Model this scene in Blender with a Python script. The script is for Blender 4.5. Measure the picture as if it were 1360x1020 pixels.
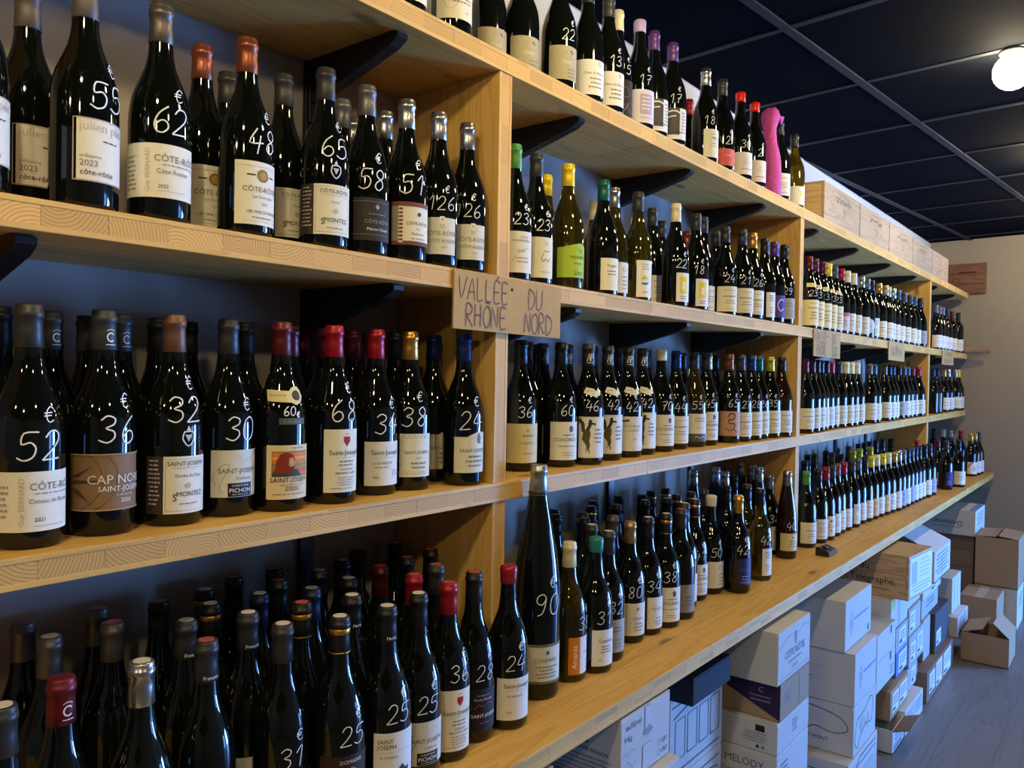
import bpy, bmesh, math, random
from mathutils import Vector, Matrix
from mathutils.geometry import tessellate_polygon

random.seed(7)
scene = bpy.context.scene
for o in list(bpy.data.objects):
    bpy.data.objects.remove(o, do_unlink=True)

# ------------------------------------------------------------------ camera
CZ = 1.455
F_PX, YAW, PITCH, ROLL = 1059.05, 0.6675, -0.0148, 0.0172
def cam_axes():
    F = Vector((math.cos(YAW)*math.cos(PITCH), math.sin(YAW)*math.cos(PITCH), math.sin(PITCH)))
    Rt = Vector((math.sin(YAW), -math.cos(YAW), 0)); U = Rt.cross(F)
    return F, math.cos(ROLL)*Rt + math.sin(ROLL)*U, -math.sin(ROLL)*Rt + math.cos(ROLL)*U
_F, _R, _U = cam_axes()
cd = bpy.data.cameras.new('camera')
cam = bpy.data.objects.new('camera', cd)
scene.collection.objects.link(cam)
cd.sensor_width = 36.0
cd.lens = F_PX/1360*36.0
cd.clip_start = 0.02
cam.matrix_world = Matrix(((_R.x, _U.x, -_F.x, 0), (_R.y, _U.y, -_F.y, 0), (_R.z, _U.z, -_F.z, CZ), (0, 0, 0, 1)))
scene.camera = cam

# ------------------------------------------------------------------ world, daylight, exposure
w = bpy.data.worlds.new('sky'); scene.world = w
w.use_nodes = True
bg = w.node_tree.nodes['Background']
bg.inputs['Color'].default_value = (0.42, 0.62, 1.0, 1)
bg.inputs['Strength'].default_value = 1.2
scene.view_settings.view_transform = 'Standard'
scene.view_settings.look = 'None'
scene.view_settings.gamma = 1.0
scene.view_settings.use_curve_mapping = False
scene.view_settings.exposure = 0.36
LAMP_WATT = 150.0       # radiance of each opal globe
LAMP_COL = (1.0, 0.80, 0.46)
DAY_COL = (0.14, 0.37, 1.0)
def window_light(name, loc, normal, sx, sz, watts):
    l = bpy.data.lights.new(name, 'AREA'); l.shape = 'RECTANGLE'
    l.size, l.size_y, l.energy, l.color = sx, sz, watts, DAY_COL
    o = bpy.data.objects.new(name, l); scene.collection.objects.link(o)
    o.location = loc
    o.rotation_euler = Vector(normal).to_track_quat('-Z', 'Y').to_euler()
    return o
window_light('daylight_front_window', (5.5, -3.17, 0.74), (-0.05, 1, 0), 1.4, 1.36, 60)
window_light('daylight_end_window', (6.42, -2.02, 0.74), (-1, 0.12, 0), 0.9, 1.36, 340)

# ------------------------------------------------------------------ helpers
COL = scene.collection
MATS = {}
def nodes_of(m):
    m.use_nodes = True
    nt = m.node_tree
    return nt, nt.nodes, nt.links, nt.nodes['Principled BSDF']
def paint(key, col, rough=0.5, metal=0.0, spec=0.5, vary=0.06, scale=60.0):
    if key in MATS: return MATS[key]
    m = bpy.data.materials.new(key); nt, N, L, b = nodes_of(m)
    tc = N.new('ShaderNodeTexCoord'); no = N.new('ShaderNodeTexNoise'); no.inputs['Scale'].default_value = scale
    L.new(tc.outputs['Object'], no.inputs['Vector'])
    mx = N.new('ShaderNodeMix'); mx.data_type = 'RGBA'
    mx.inputs[6].default_value = (col[0]*(1-vary), col[1]*(1-vary), col[2]*(1-vary), 1)
    mx.inputs[7].default_value = (min(1, col[0]*(1+vary)), min(1, col[1]*(1+vary)), min(1, col[2]*(1+vary)), 1)
    L.new(no.outputs['Fac'], mx.inputs[0]); L.new(mx.outputs[2], b.inputs['Base Color'])
    b.inputs['Roughness'].default_value = rough; b.inputs['Metallic'].default_value = metal
    b.inputs['Specular IOR Level'].default_value = spec
    MATS[key] = m
    return m
def hexc(h):
    v = [int(h[i:i+2], 16)/255 for i in (0, 2, 4)]
    return tuple((c/12.92 if c <= 0.04045 else ((c+0.055)/1.055)**2.4) for c in v)
def ink(h):
    return paint('ink_'+h, hexc(h), 0.6, 0, 0.3, 0.03)

def math_node(N, L, op, a, b=None):
    n = N.new('ShaderNodeMath'); n.operation = op
    for i, v in enumerate((a, b)):
        if v is None: continue
        if isinstance(v, (int, float)): n.inputs[i].default_value = v
        else: L.new(v, n.inputs[i])
    return n.outputs[0]
def wood(key, c1, c2, axis, rough=0.55, knots=True, fine=1.0, knotcol=(0.16, 0.075, 0.025)):
    """sawn softwood, grain running along the given axis (world scale)"""
    if key in MATS: return MATS[key]
    m = bpy.data.materials.new(key); nt, N, L, b = nodes_of(m)
    ge = N.new('ShaderNodeNewGeometry'); oi = N.new('ShaderNodeObjectInfo')
    va = N.new('ShaderNodeVectorMath'); va.operation = 'ADD'
    sc = N.new('ShaderNodeVectorMath'); sc.operation = 'SCALE'; sc.inputs['Scale'].default_value = 7.0
    cb = N.new('ShaderNodeCombineXYZ')
    for i in range(3): L.new(oi.outputs['Random'], cb.inputs[i])
    L.new(cb.outputs[0], sc.inputs[0]); L.new(ge.outputs['Position'], va.inputs[0]); L.new(sc.outputs[0], va.inputs[1])
    mp = N.new('ShaderNodeMapping')
    s = [15.0*fine]*3; s[axis] = 1.0*fine
    mp.inputs['Scale'].default_value = s
    L.new(va.outputs[0], mp.inputs['Vector'])
    n1 = N.new('ShaderNodeTexNoise'); n1.inputs['Scale'].default_value = 1.0; n1.inputs['Detail'].default_value = 4; n1.inputs['Distortion'].default_value = 0.6
    L.new(mp.outputs[0], n1.inputs['Vector'])
    # cathedral figure: rings of a distorted distance field
    rings = math_node(N, L, 'FRACT', math_node(N, L, 'MULTIPLY', n1.outputs['Fac'], 9.0))
    rg = N.new('ShaderNodeValToRGB')
    rg.color_ramp.elements[0].position = 0.0; rg.color_ramp.elements[0].color = (*c2, 1)
    rg.color_ramp.elements[1].position = 0.55; rg.color_ramp.elements[1].color = (*c1, 1)
    e = rg.color_ramp.elements.new(0.97); e.color = (*c1, 1)
    L.new(rings, rg.inputs[0])
    # slow tone drift
    n2 = N.new('ShaderNodeTexNoise'); n2.inputs['Scale'].default_value = 2.3; n2.inputs['Detail'].default_value = 2
    L.new(va.outputs[0], n2.inputs['Vector'])
    hv = N.new('ShaderNodeHueSaturation')
    L.new(math_node(N, L, 'ADD', math_node(N, L, 'MULTIPLY', n2.outputs['Fac'], 0.45), 0.78), hv.inputs['Value'])
    L.new(rg.outputs[0], hv.inputs['Color'])
    out = hv.outputs[0]
    if knots:
        mk = N.new('ShaderNodeMapping'); s = [9.0]*3; s[axis] = 3.6
        mk.inputs['Scale'].default_value = s
        L.new(va.outputs[0], mk.inputs['Vector'])
        vo = N.new('ShaderNodeTexVoronoi'); vo.inputs['Randomness'].default_value = 1.0
        vo.inputs['Scale'].default_value = 1.0
        L.new(mk.outputs[0], vo.inputs['Vector'])
        rk = N.new('ShaderNodeValToRGB')
        rk.color_ramp.elements[0].position = 0.07; rk.color_ramp.elements[0].color = (1, 1, 1, 1)
        rk.color_ramp.elements[1].position = 0.15; rk.color_ramp.elements[1].color = (0, 0, 0, 1)
        L.new(vo.outputs['Distance'], rk.inputs[0])
        mx = N.new('ShaderNodeMix'); mx.data_type = 'RGBA'
        L.new(math_node(N, L, 'MULTIPLY', rk.outputs[0], 0.75), mx.inputs[0]); L.new(out, mx.inputs[6]); mx.inputs[7].default_value = (*knotcol, 1)
        out = mx.outputs[2]
    L.new(out, b.inputs['Base Color'])
    b.inputs['Roughness'].default_value = rough
    b.inputs['Specular IOR Level'].default_value = 0.35
    bp = N.new('ShaderNodeBump'); bp.inputs['Strength'].default_value = 0.12; bp.inputs['Distance'].default_value = 0.002
    L.new(rings, bp.inputs['Height']); L.new(bp.outputs[0], b.inputs['Normal'])
    MATS[key] = m
    return m
BLOCK = 0.078
def end_grain(key, axis, c1, c2):
    """end-grain blocks of the glued board core: growth rings about a random pith for every block"""
    if key in MATS: return MATS[key]
    m = bpy.data.materials.new(key); nt, N, L, b = nodes_of(m)
    ge = N.new('ShaderNodeNewGeometry'); sp = N.new('ShaderNodeSeparateXYZ')
    L.new(ge.outputs['Position'], sp.inputs[0])
    along = sp.outputs[axis]; across = sp.outputs[2 if axis == 0 else 0]
    t = math_node(N, L, 'DIVIDE', along, BLOCK)
    cell = math_node(N, L, 'FLOOR', t)
    fr = math_node(N, L, 'SUBTRACT', t, cell)
    lvl = math_node(N, L, 'FLOOR', math_node(N, L, 'MULTIPLY', across, 2.6))
    seed = math_node(N, L, 'ADD', cell, math_node(N, L, 'MULTIPLY', lvl, 37.3))
    w1 = N.new('ShaderNodeTexWhiteNoise'); w1.noise_dimensions = '1D'; L.new(seed, w1.inputs['W'])
    sc = N.new('ShaderNodeSeparateXYZ')
    L.new(w1.outputs['Color'], sc.inputs[0])
    px = math_node(N, L, 'MULTIPLY', math_node(N, L, 'SUBTRACT', fr, math_node(N, L, 'SUBTRACT', math_node(N, L, 'MULTIPLY', sc.outputs[0], 2.2), 0.6)), BLOCK)
    no = N.new('ShaderNodeTexNoise'); no.inputs['Scale'].default_value = 30
    L.new(ge.outputs['Position'], no.inputs['Vector'])
    za = math_node(N, L, 'MODULO', across, 0.1)
    pz = math_node(N, L, 'SUBTRACT', za, math_node(N, L, 'SUBTRACT', math_node(N, L, 'MULTIPLY', sc.outputs[1], 0.14), 0.02))
    d = math_node(N, L, 'SQRT', math_node(N, L, 'ADD', math_node(N, L, 'MULTIPLY', px, px), math_node(N, L, 'MULTIPLY', pz, pz)))
    d = math_node(N, L, 'ADD', d, math_node(N, L, 'MULTIPLY', no.outputs['Fac'], 0.006))
    rg = math_node(N, L, 'FRACT', math_node(N, L, 'DIVIDE', d, 0.0046))
    cr = N.new('ShaderNodeValToRGB')
    cr.color_ramp.elements[0].position = 0.0; cr.color_ramp.elements[0].color = (*c1, 1)
    cr.color_ramp.elements[1].position = 0.9; cr.color_ramp.elements[1].color = (*c2, 1)
    e = cr.color_ramp.elements.new(0.55); e.color = (*c1, 1)
    L.new(rg, cr.inputs[0])
    hv = N.new('ShaderNodeHueSaturation'); L.new(cr.outputs[0], hv.inputs['Color'])
    L.new(math_node(N, L, 'ADD', math_node(N, L, 'MULTIPLY', sc.outputs[2], 0.3), 0.85), hv.inputs['Value'])
    L.new(hv.outputs[0], b.inputs['Base Color'])
    b.inputs['Roughness'].default_value = 0.6; b.inputs['Specular IOR Level'].default_value = 0.3
    MATS[key] = m
    return m

def link(o, parent=None):
    COL.objects.link(o)
    if parent is not None: o.parent = parent
    return o
def mesh_obj(name, me, mat=None, parent=None, loc=None):
    o = bpy.data.objects.new(name, me)
    if mat is not None and len(me.materials) == 0: me.materials.append(mat)
    if loc is not None: o.location = loc
    return link(o, parent)
def tag(o, label=None, cat=None, group=None, kind=None):
    if label: o['label'] = label
    if cat: o['category'] = cat
    if group: o['group'] = group
    if kind: o['kind'] = kind
    return o
def empty(name, loc=(0, 0, 0), rz=0.0):
    o = bpy.data.objects.new(name, None); o.empty_display_size = 0.05
    o.location = loc; o.rotation_euler = (0, 0, rz)
    return link(o)
def pydata(name, V, Fc, mats=None, mi=None, smooth=False):
    me = bpy.data.meshes.new(name); me.from_pydata(V, [], Fc)
    for m in (mats or []): me.materials.append(m)
    if mi: me.polygons.foreach_set('material_index', mi)
    if smooth: me.polygons.foreach_set('use_smooth', [True]*len(me.polygons))
    me.update()
    return me
BOXF = [(0, 3, 2, 1), (4, 5, 6, 7), (0, 1, 5, 4), (1, 2, 6, 5), (2, 3, 7, 6), (3, 0, 4, 7)]
def box_mesh(name, x0, x1, y0, y1, z0, z1, bevel=0.0):
    V = [(x0, y0, z0), (x1, y0, z0), (x1, y1, z0), (x0, y1, z0), (x0, y0, z1), (x1, y0, z1), (x1, y1, z1), (x0, y1, z1)]
    if bevel <= 0: return pydata(name, V, BOXF)
    bm = bmesh.new(); vs = [bm.verts.new(v) for v in V]
    for f in BOXF: bm.faces.new([vs[i] for i in f])
    bmesh.ops.bevel(bm, geom=list(bm.edges), offset=bevel, segments=1, affect='EDGES')
    me = bpy.data.meshes.new(name); bm.to_mesh(me); bm.free()
    return me
def box(name, x0, x1, y0, y1, z0, z1, mat, parent=None, bevel=0.0, loc=None):
    return mesh_obj(name, box_mesh(name, x0, x1, y0, y1, z0, z1, bevel), mat, parent, loc)
def lathe(name, prof, n=28, cap_bottom=True, cap_top=True):
    V = []; Fc = []
    for (r, z) in prof:
        for k in range(n):
            a = 2*math.pi*k/n
            V.append((r*math.cos(a), r*math.sin(a), z))
    for i in range(len(prof)-1):
        for k in range(n):
            k2 = (k+1) % n
            Fc.append((i*n+k, i*n+k2, (i+1)*n+k2, (i+1)*n+k))
    if cap_bottom: Fc.append(tuple(range(n-1, -1, -1)))
    if cap_top: Fc.append(tuple((len(prof)-1)*n+k for k in range(n)))
    me = pydata(name, V, Fc, smooth=True)
    if cap_bottom: me.polygons[-2 if cap_top else -1].use_smooth = False
    if cap_top: me.polygons[-1].use_smooth = False
    return me

# ------------------------------------------------------------------ flat print: 2-D elements -> triangles
FONT = {}
def font_tris(text):
    """unit-size text (centred) of the built-in font as (verts, faces, width)"""
    if text in FONT: return FONT[text]
    c = bpy.data.curves.new('t', 'FONT'); c.body = text; c.size = 1.0; c.resolution_u = 2; c.align_x = 'CENTER'
    o = bpy.data.objects.new('t', c); COL.objects.link(o)
    dg = bpy.context.evaluated_depsgraph_get(); dg.update()
    me = bpy.data.meshes.new_from_object(o.evaluated_get(dg))
    V = [(v.co.x, v.co.y) for v in me.vertices]; Fc = [tuple(p.vertices) for p in me.polygons]
    bpy.data.meshes.remove(me); bpy.data.objects.remove(o, do_unlink=True); bpy.data.curves.remove(c)
    FONT[text] = (V, Fc)
    return FONT[text]
STROKE = {
 '0': [[(.3,1),(.1,.85),(.03,.5),(.1,.12),(.3,0),(.5,.15),(.57,.5),(.5,.85),(.3,1)]],
 '1': [[(.1,.7),(.38,1),(.34,0)]],
 '2': [[(.05,.78),(.18,.97),(.4,.98),(.53,.8),(.45,.52),(.05,.04),(.1,.0),(.58,.03)]],
 '3': [[(.06,.85),(.25,1),(.5,.9),(.48,.68),(.22,.54),(.5,.42),(.54,.18),(.32,0),(.04,.1)]],
 '4': [[(.3,1),(.03,.38),(.6,.42)],[(.47,.7),(.4,-.05)]],
 '5': [[(.56,.97),(.14,.94),(.1,.56),(.36,.62),(.54,.42),(.48,.12),(.24,0),(.02,.1)]],
 '6': [[(.46,1),(.18,.72),(.05,.35),(.14,.06),(.36,0),(.54,.18),(.48,.4),(.28,.46),(.1,.28)]],
 '7': [[(.04,.93),(.58,.97),(.3,.45),(.22,0)],[(.12,.5),(.46,.54)]],
 '8': [[(.46,.86),(.3,1),(.12,.86),(.16,.64),(.42,.46),(.5,.2),(.3,0),(.1,.14),(.16,.38),(.44,.6),(.48,.84)]],
 '9': [[(.5,.72),(.34,.5),(.1,.6),(.1,.86),(.32,1),(.5,.86),(.5,.5),(.4,.1),(.2,-.02)]],
 '€': [[(.56,.86),(.36,1),(.16,.78),(.12,.5),(.18,.18),(.36,.02),(.58,.14)],[(0,.6),(.46,.64)],[(0,.42),(.42,.45)]],
 'V': [[(0,1),(.2,0),(.55,1)]], 'A': [[(0,0),(.3,1),(.5,0)],[(.08,.36),(.46,.38)]], 'L': [[(.05,1),(.08,0),(.45,.02)]],
 'E': [[(.45,.98),(.06,1),(.08,0),(.46,.02)],[(.07,.5),(.38,.52)]], 'É': [[(.45,.98),(.06,1),(.08,0),(.46,.02)],[(.07,.5),(.38,.52)],[(.18,1.1),(.34,1.26)]],
 'D': [[(.05,1),(.06,0),(.36,.1),(.54,.45),(.44,.82),(.05,1)]], 'U': [[(.04,1),(.06,.25),(.22,0),(.42,.1),(.52,.4),(.52,1)]],
 'R': [[(.05,0),(.06,1),(.36,.97),(.46,.76),(.3,.54),(.08,.5),(.52,0)]], 'H': [[(.05,1),(.07,0)],[(.07,.5),(.46,.52)],[(.46,1),(.47,0)]],
 'O': [[(.3,1),(.08,.8),(.03,.4),(.2,0),(.42,.05),(.55,.45),(.48,.85),(.3,1)]], 'Ô': [[(.3,1),(.08,.8),(.03,.4),(.2,0),(.42,.05),(.55,.45),(.48,.85),(.3,1)],[(.16,1.1),(.3,1.24),(.44,1.1)]],
 'N': [[(.04,0),(.06,1),(.46,0),(.48,1)]], 'S': [[(.5,.88),(.3,1),(.08,.84),(.14,.6),(.44,.42),(.48,.15),(.26,0),(.02,.12)]], ' ': [],
 '-': [[(.1,.5),(.45,.5)]],
}
def stroke_tris(pts, width):
    V = []; Fc = []
    n = len(pts)
    for i in range(n):
        a = Vector(pts[max(0, i-1)]); b = Vector(pts[min(n-1, i+1)])
        t = (b-a); t = t.normalized() if t.length > 1e-9 else Vector((1, 0))
        nn = Vector((-t.y, t.x))*width*0.5; p = Vector(pts[i])
        if i == 0: p = p - t*width*0.4
        if i == n-1: p = p + t*width*0.4
        V.append(tuple(p+nn)); V.append(tuple(p-nn))
    for i in range(n-1): Fc.append((2*i, 2*i+1, 2*i+3, 2*i+2))
    return V, Fc
def smooth_pts(pts, k=3):
    """Catmull-Rom through the control points"""
    if len(pts) < 3: return pts
    out = []
    for i in range(len(pts)-1):
        p0 = pts[max(0, i-1)]; p1 = pts[i]; p2 = pts[i+1]; p3 = pts[min(len(pts)-1, i+2)]
        for s in range(k):
            t = s/k
            out.append(tuple(0.5*((2*p1[j]) + (-p0[j]+p2[j])*t + (2*p0[j]-5*p1[j]+4*p2[j]-p3[j])*t*t + (-p0[j]+3*p1[j]-3*p2[j]+p3[j])*t**3) for j in (0, 1)))
    out.append(pts[-1])
    return out
def hand(text, size, s, z, width, jitter=0.0, rnd=None, slant=0.0, spacing=0.74):
    """hand-written characters as stroke elements"""
    out = []; x = 0
    tot = spacing*len(text) - (spacing-0.6)
    for ch in text:
        dx = (rnd.uniform(-1, 1)*jitter if rnd else 0); dz = (rnd.uniform(-1, 1)*jitter if rnd else 0)
        for pl in STROKE.get(ch, []):
            out.append(('s', [(s+(x+px+dx-tot/2+slant*(pz-.5))*size, z+(pz+dz)*size) for px, pz in smooth_pts(pl)], width))
        x += spacing
    return out
def flatten(elements):
    """[(kind, ..., hex colour)] -> verts2d, faces, material index, colours"""
    V = []; Fc = []; MI = []; cols = []; lay = [0]
    def put(v, f, col):
        if col not in cols: cols.append(col)
        b = len(V); V.extend((p[0], p[1], lay[0]) for p in v); Fc.extend(tuple(b+i for i in q) for q in f); MI.extend([cols.index(col)]*len(f))
    for e in elements:
        k = e[0]; lay[0] = min(lay[0]+1, 14)
        if k == 't':      # text, size, s, z, colour[, rotation quarter]
            _, text, size, s, z, col = e[:6]
            v, f = font_tris(text)
            if len(e) > 6: put([(s-y*size, z+x*size) for x, y in v], f, col)
            else: put([(s+x*size, z+y*size) for x, y in v], f, col)
        elif k == 'r':    # rectangle
            _, s0, s1, z0, z1, col = e
            n = max(1, int(abs(s1-s0)/0.008)) if abs(s1-s0) < 0.2 else 1
            v = []
            for i in range(n+1):
                s = s0+(s1-s0)*i/n; v += [(s, z0), (s, z1)]
            put(v, [(2*i, 2*i+2, 2*i+3, 2*i+1) for i in range(n)], col)
        elif k == 'p':    # polygon (convex-ish fan)
            _, pts, col = e
            put(list(pts), [tuple(range(len(pts)))], col)
        elif k == 'l':    # ragged lines of small print
            _, s0, s1, z, n, dz, col = e
            rr = random.Random(int(abs(z*1e5))+n)
            for i in range(n):
                m = (s1-s0)*rr.uniform(0, .3)/2
                a = s0+m; c = s1-m; zz = z-i*dz; x = a
                while x < c-0.002:
                    wd = rr.uniform(.003, .008); x2 = min(c, x+wd)
                    put([(x, zz), (x2, zz), (x2, zz+dz*.36), (x, zz+dz*.36)], [(0, 1, 2, 3)], col); x = x2+.0014
        elif k == 'c':    # disc
            _, s, z, r, col = e
            put([(s+r*math.cos(a*math.pi/8), z+r*math.sin(a*math.pi/8)) for a in range(16)], [tuple(range(16))], col)
        elif k == 's':    # stroke, width, colour
            v, f = stroke_tris(e[1], e[2]); put(v, f, e[3] if len(e) > 3 else 'F4F4EE')
    return V, Fc, MI, cols
def refine(V, Fc, MI, lim):
    """triangles no wider than lim, so that print follows a curved surface"""
    V = list(V); out = []; mi = []; mid = {}
    for f, m_ in zip(Fc, MI):
        if len(f) > 3: tris = [tuple(f[i] for i in t) for t in tessellate_polygon([[Vector((V[i][0], V[i][1], 0)) for i in f]])]
        else: tris = [f]
        st = list(tris)
        while st:
            t = st.pop()
            ex = max(((abs(V[t[i]][0]-V[t[(i+1) % 3]][0]) + .6*abs(V[t[i]][1]-V[t[(i+1) % 3]][1]), i) for i in range(3)))
            if ex[0] <= lim: out.append(t); mi.append(m_); continue
            i = ex[1]; p, q, r = t[i], t[(i+1) % 3], t[(i+2) % 3]
            k = (min(p, q), max(p, q))
            if k not in mid:
                mid[k] = len(V); V.append(((V[p][0]+V[q][0])/2, (V[p][1]+V[q][1])/2, V[p][2]))
            n_ = mid[k]; st += [(p, n_, r), (n_, q, r)]
    return V, out, mi
def print_mesh(name, elements, fn, lim=0.0):
    V, Fc, MI, cols = flatten(elements)
    if lim: V, Fc, MI = refine(V, Fc, MI, lim)
    return pydata(name, [fn(s, z, k*.00006) for s, z, k in V], Fc, [ink(c) for c in cols], MI)

# ------------------------------------------------------------------ the room
YB = 1.294                       # back wall
GROT = -0.0999                   # the ceiling grid and the end wall stand at a slight angle to the shelving
ZC = CZ + 1.0425
XE = 6.80
M_WALL = paint('wall_paint', (0.34, 0.305, 0.26), 0.85, 0, 0.2, 0.04, 9)
M_WALLB = paint('back_wall_paint', (0.37, 0.325, 0.285), 0.85, 0, 0.2, 0.04, 9)
M_BACKROOM = paint('shop_wall_paint', (0.20, 0.18, 0.15), 0.9, 0, 0.1, 0.05, 5)
M_TILE = paint('ceiling_tile_navy', (0.0028, 0.0038, 0.0064), 0.95, 0, 0.02, 0.15, 90)
M_TBAR = paint('ceiling_bar_grey', (0.014, 0.017, 0.024), 0.6, 0, 0.2, 0.05, 40)
M_BLACK = paint('black_steel', (0.006, 0.007, 0.009), 0.42, 0.0, 0.5, 0.1, 80)
M_FRAME = paint('window_frame_grey', (0.10, 0.10, 0.11), 0.4, 0.3)
tag(box('wall_back', -3.2, 7.0, YB, YB+0.15, 0, ZC+0.05, M_WALLB), kind='structure')
tag(box('trim_1', -3.19, 6.80, YB-.004, YB-.0002, CZ+.66, ZC-.004, paint('white_wall_band', (0.66, 0.65, 0.63), 0.8, 0, 0.2, 0.03, 9)), kind='structure')
def wall_with_opening(name, L0, L1, o0, o1, z0, z1, mat, axis_y, thick, loc, rz):
    """a wall along local y (axis_y) or x, with one window opening"""
    V = []; Fc = []
    def bx(a0, a1, b0, b1):
        b = len(V)
        if axis_y: x0, x1, y0, y1 = 0, thick, a0, a1
        else: x0, x1, y0, y1 = a0, a1, -thick, 0
        V.extend([(x0, y0, b0), (x1, y0, b0), (x1, y1, b0), (x0, y1, b0), (x0, y0, b1), (x1, y0, b1), (x1, y1, b1), (x0, y1, b1)])
        Fc.extend(tuple(b+i for i in f) for f in BOXF)
    bx(L0, o0, 0, ZC+0.05); bx(o1, L1, 0, ZC+0.05); bx(o0, o1, 0, z0); bx(o0, o1, z1, ZC+0.05)
    o = mesh_obj(name, pydata(name, V, Fc), mat, None, loc); o.rotation_euler = (0, 0, rz)
    return tag(o, kind='structure')
wall_with_opening('wall_right', -4.6, 0.16, -3.85, -2.85, 0.04, 1.45, M_WALL, True, 0.15, (XE, YB, 0), GROT)
wall_with_opening('wall_front', -3.2, 6.35, 4.80, 6.22, 0.04, 1.45, M_BACKROOM, False, 0.15, (0, -3.2, 0), 0)
tag(box('wall_left', -3.35, -3.2, -3.35, YB+0.15, 0, ZC+0.05, M_BACKROOM), kind='structure')
def window(name, w0, w1, z0, z1, axis_y, loc, rz):
    e = empty(name, loc, rz); tag(e, kind='structure')
    mid = (w0+w1)/2
    for (a0, a1, b0, b1) in ((w0, w0+.05, z0, z1), (w1-.05, w1, z0, z1), (w0, w1, z0, z0+.05), (w0, w1, z1-.05, z1), (mid-.025, mid+.025, z0, z1)):
        if axis_y: box('window_frame', .05, .1, a0, a1, b0, b1, M_FRAME, e)
        else: box('window_frame', a0, a1, -.1, -.05, b0, b1, M_FRAME, e)
window('window_1', 4.80, 6.22, 0.04, 1.45, False, (0, -3.2, 0), 0)
window('window_2', -3.85, -2.85, 0.04, 1.45, True, (XE, YB, 0), GROT)

# ceiling: dark mineral tiles in a T-bar grid, both clipped to the room
ROOM = [(-3.2, -3.2), (6.34, -3.2), (XE, YB), (-3.2, YB)]
def clip(poly, room):
    out = poly
    for i in range(len(room)):
        ax, ay = room[i]; bx_, by = room[(i+1) % len(room)]
        inp = out; out = []
        side = lambda p: (bx_-ax)*(p[1]-ay) - (by-ay)*(p[0]-ax)
        for j in range(len(inp)):
            p, q = inp[j], inp[(j+1) % len(inp)]
            sp_, sq = side(p), side(q)
            if sp_ >= 0: out.append(p)
            if (sp_ >= 0) != (sq >= 0):
                t = sp_/(sp_-sq); out.append((p[0]+t*(q[0]-p[0]), p[1]+t*(q[1]-p[1])))
        if not out: return out
    return out
def slab(name, poly, z0, z1, mat, parent):
    n = len(poly)
    V = [(x, y, z0) for x, y in poly] + [(x, y, z1) for x, y in poly]
    Fc = [tuple(range(n-1, -1, -1)), tuple(range(n, 2*n))] + [(i, (i+1) % n, n+(i+1) % n, n+i) for i in range(n)]
    return mesh_obj(name, pydata(name, V, Fc), mat, parent)
ceiling = tag(slab('ceiling', ROOM, ZC+0.03, ZC+0.08, M_TILE, None), kind='structure')
cg, sg = math.cos(GROT), math.sin(GROT)
def g2w(u, v): return (u*cg - v*sg, u*sg + v*cg)
U0, V0, TS = 2.2907, 1.0902, 0.598
for i in range(-10, 9):
    for j in range(-9, 3):
        u0, v0 = U0+i*TS, V0+j*TS
        q = clip([g2w(u0+.013, v0+.013), g2w(u0+TS-.013, v0+.013), g2w(u0+TS-.013, v0+TS-.013), g2w(u0+.013, v0+TS-.013)], ROOM)
        if len(q) > 2: slab('ceiling_tile', q, ZC+.004, ZC+.018, M_TILE, ceiling)
for i in range(-10, 10):
    q = clip([g2w(U0+i*TS-.011, -6), g2w(U0+i*TS+.011, -6), g2w(U0+i*TS+.011, 3), g2w(U0+i*TS-.011, 3)], ROOM)
    if len(q) > 2: slab('grid_bar', q, ZC, ZC+.012, M_TBAR, ceiling)
for j in range(-9, 4):
    q = clip([g2w(-6, V0+j*TS-.014), g2w(9, V0+j*TS-.014), g2w(9, V0+j*TS+.014), g2w(-6, V0+j*TS+.014)], ROOM)
    if len(q) > 2: slab('grid_bar', q, ZC-.003, ZC+.012, M_TBAR, ceiling)

# floor: grey wood-look planks
M_FLOOR = wood('floor_planks_grey', (0.175, 0.17, 0.17), (0.145, 0.14, 0.14), 0, 0.40, False, 0.8)
floor = tag(slab('floor', ROOM, -0.05, -0.006, paint('floor_joint', (0.05, 0.05, 0.05), 0.8), None), kind='structure')
pw, pl = 0.19, 1.4
for j in range(int(4.5/pw)+1):
    y0 = -3.2+j*pw; off = (j*0.53) % 1*pl
    for i in range(-1, 8):
        x0 = -3.2+i*pl+off
        q = clip([(x0, y0), (x0+pl-.0008, y0), (x0+pl-.0008, y0+pw-.0008), (x0, y0+pw-.0008)], ROOM)
        if len(q) > 2: slab('floor_plank', q, -.006, 0.0, M_FLOOR, floor)

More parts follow.
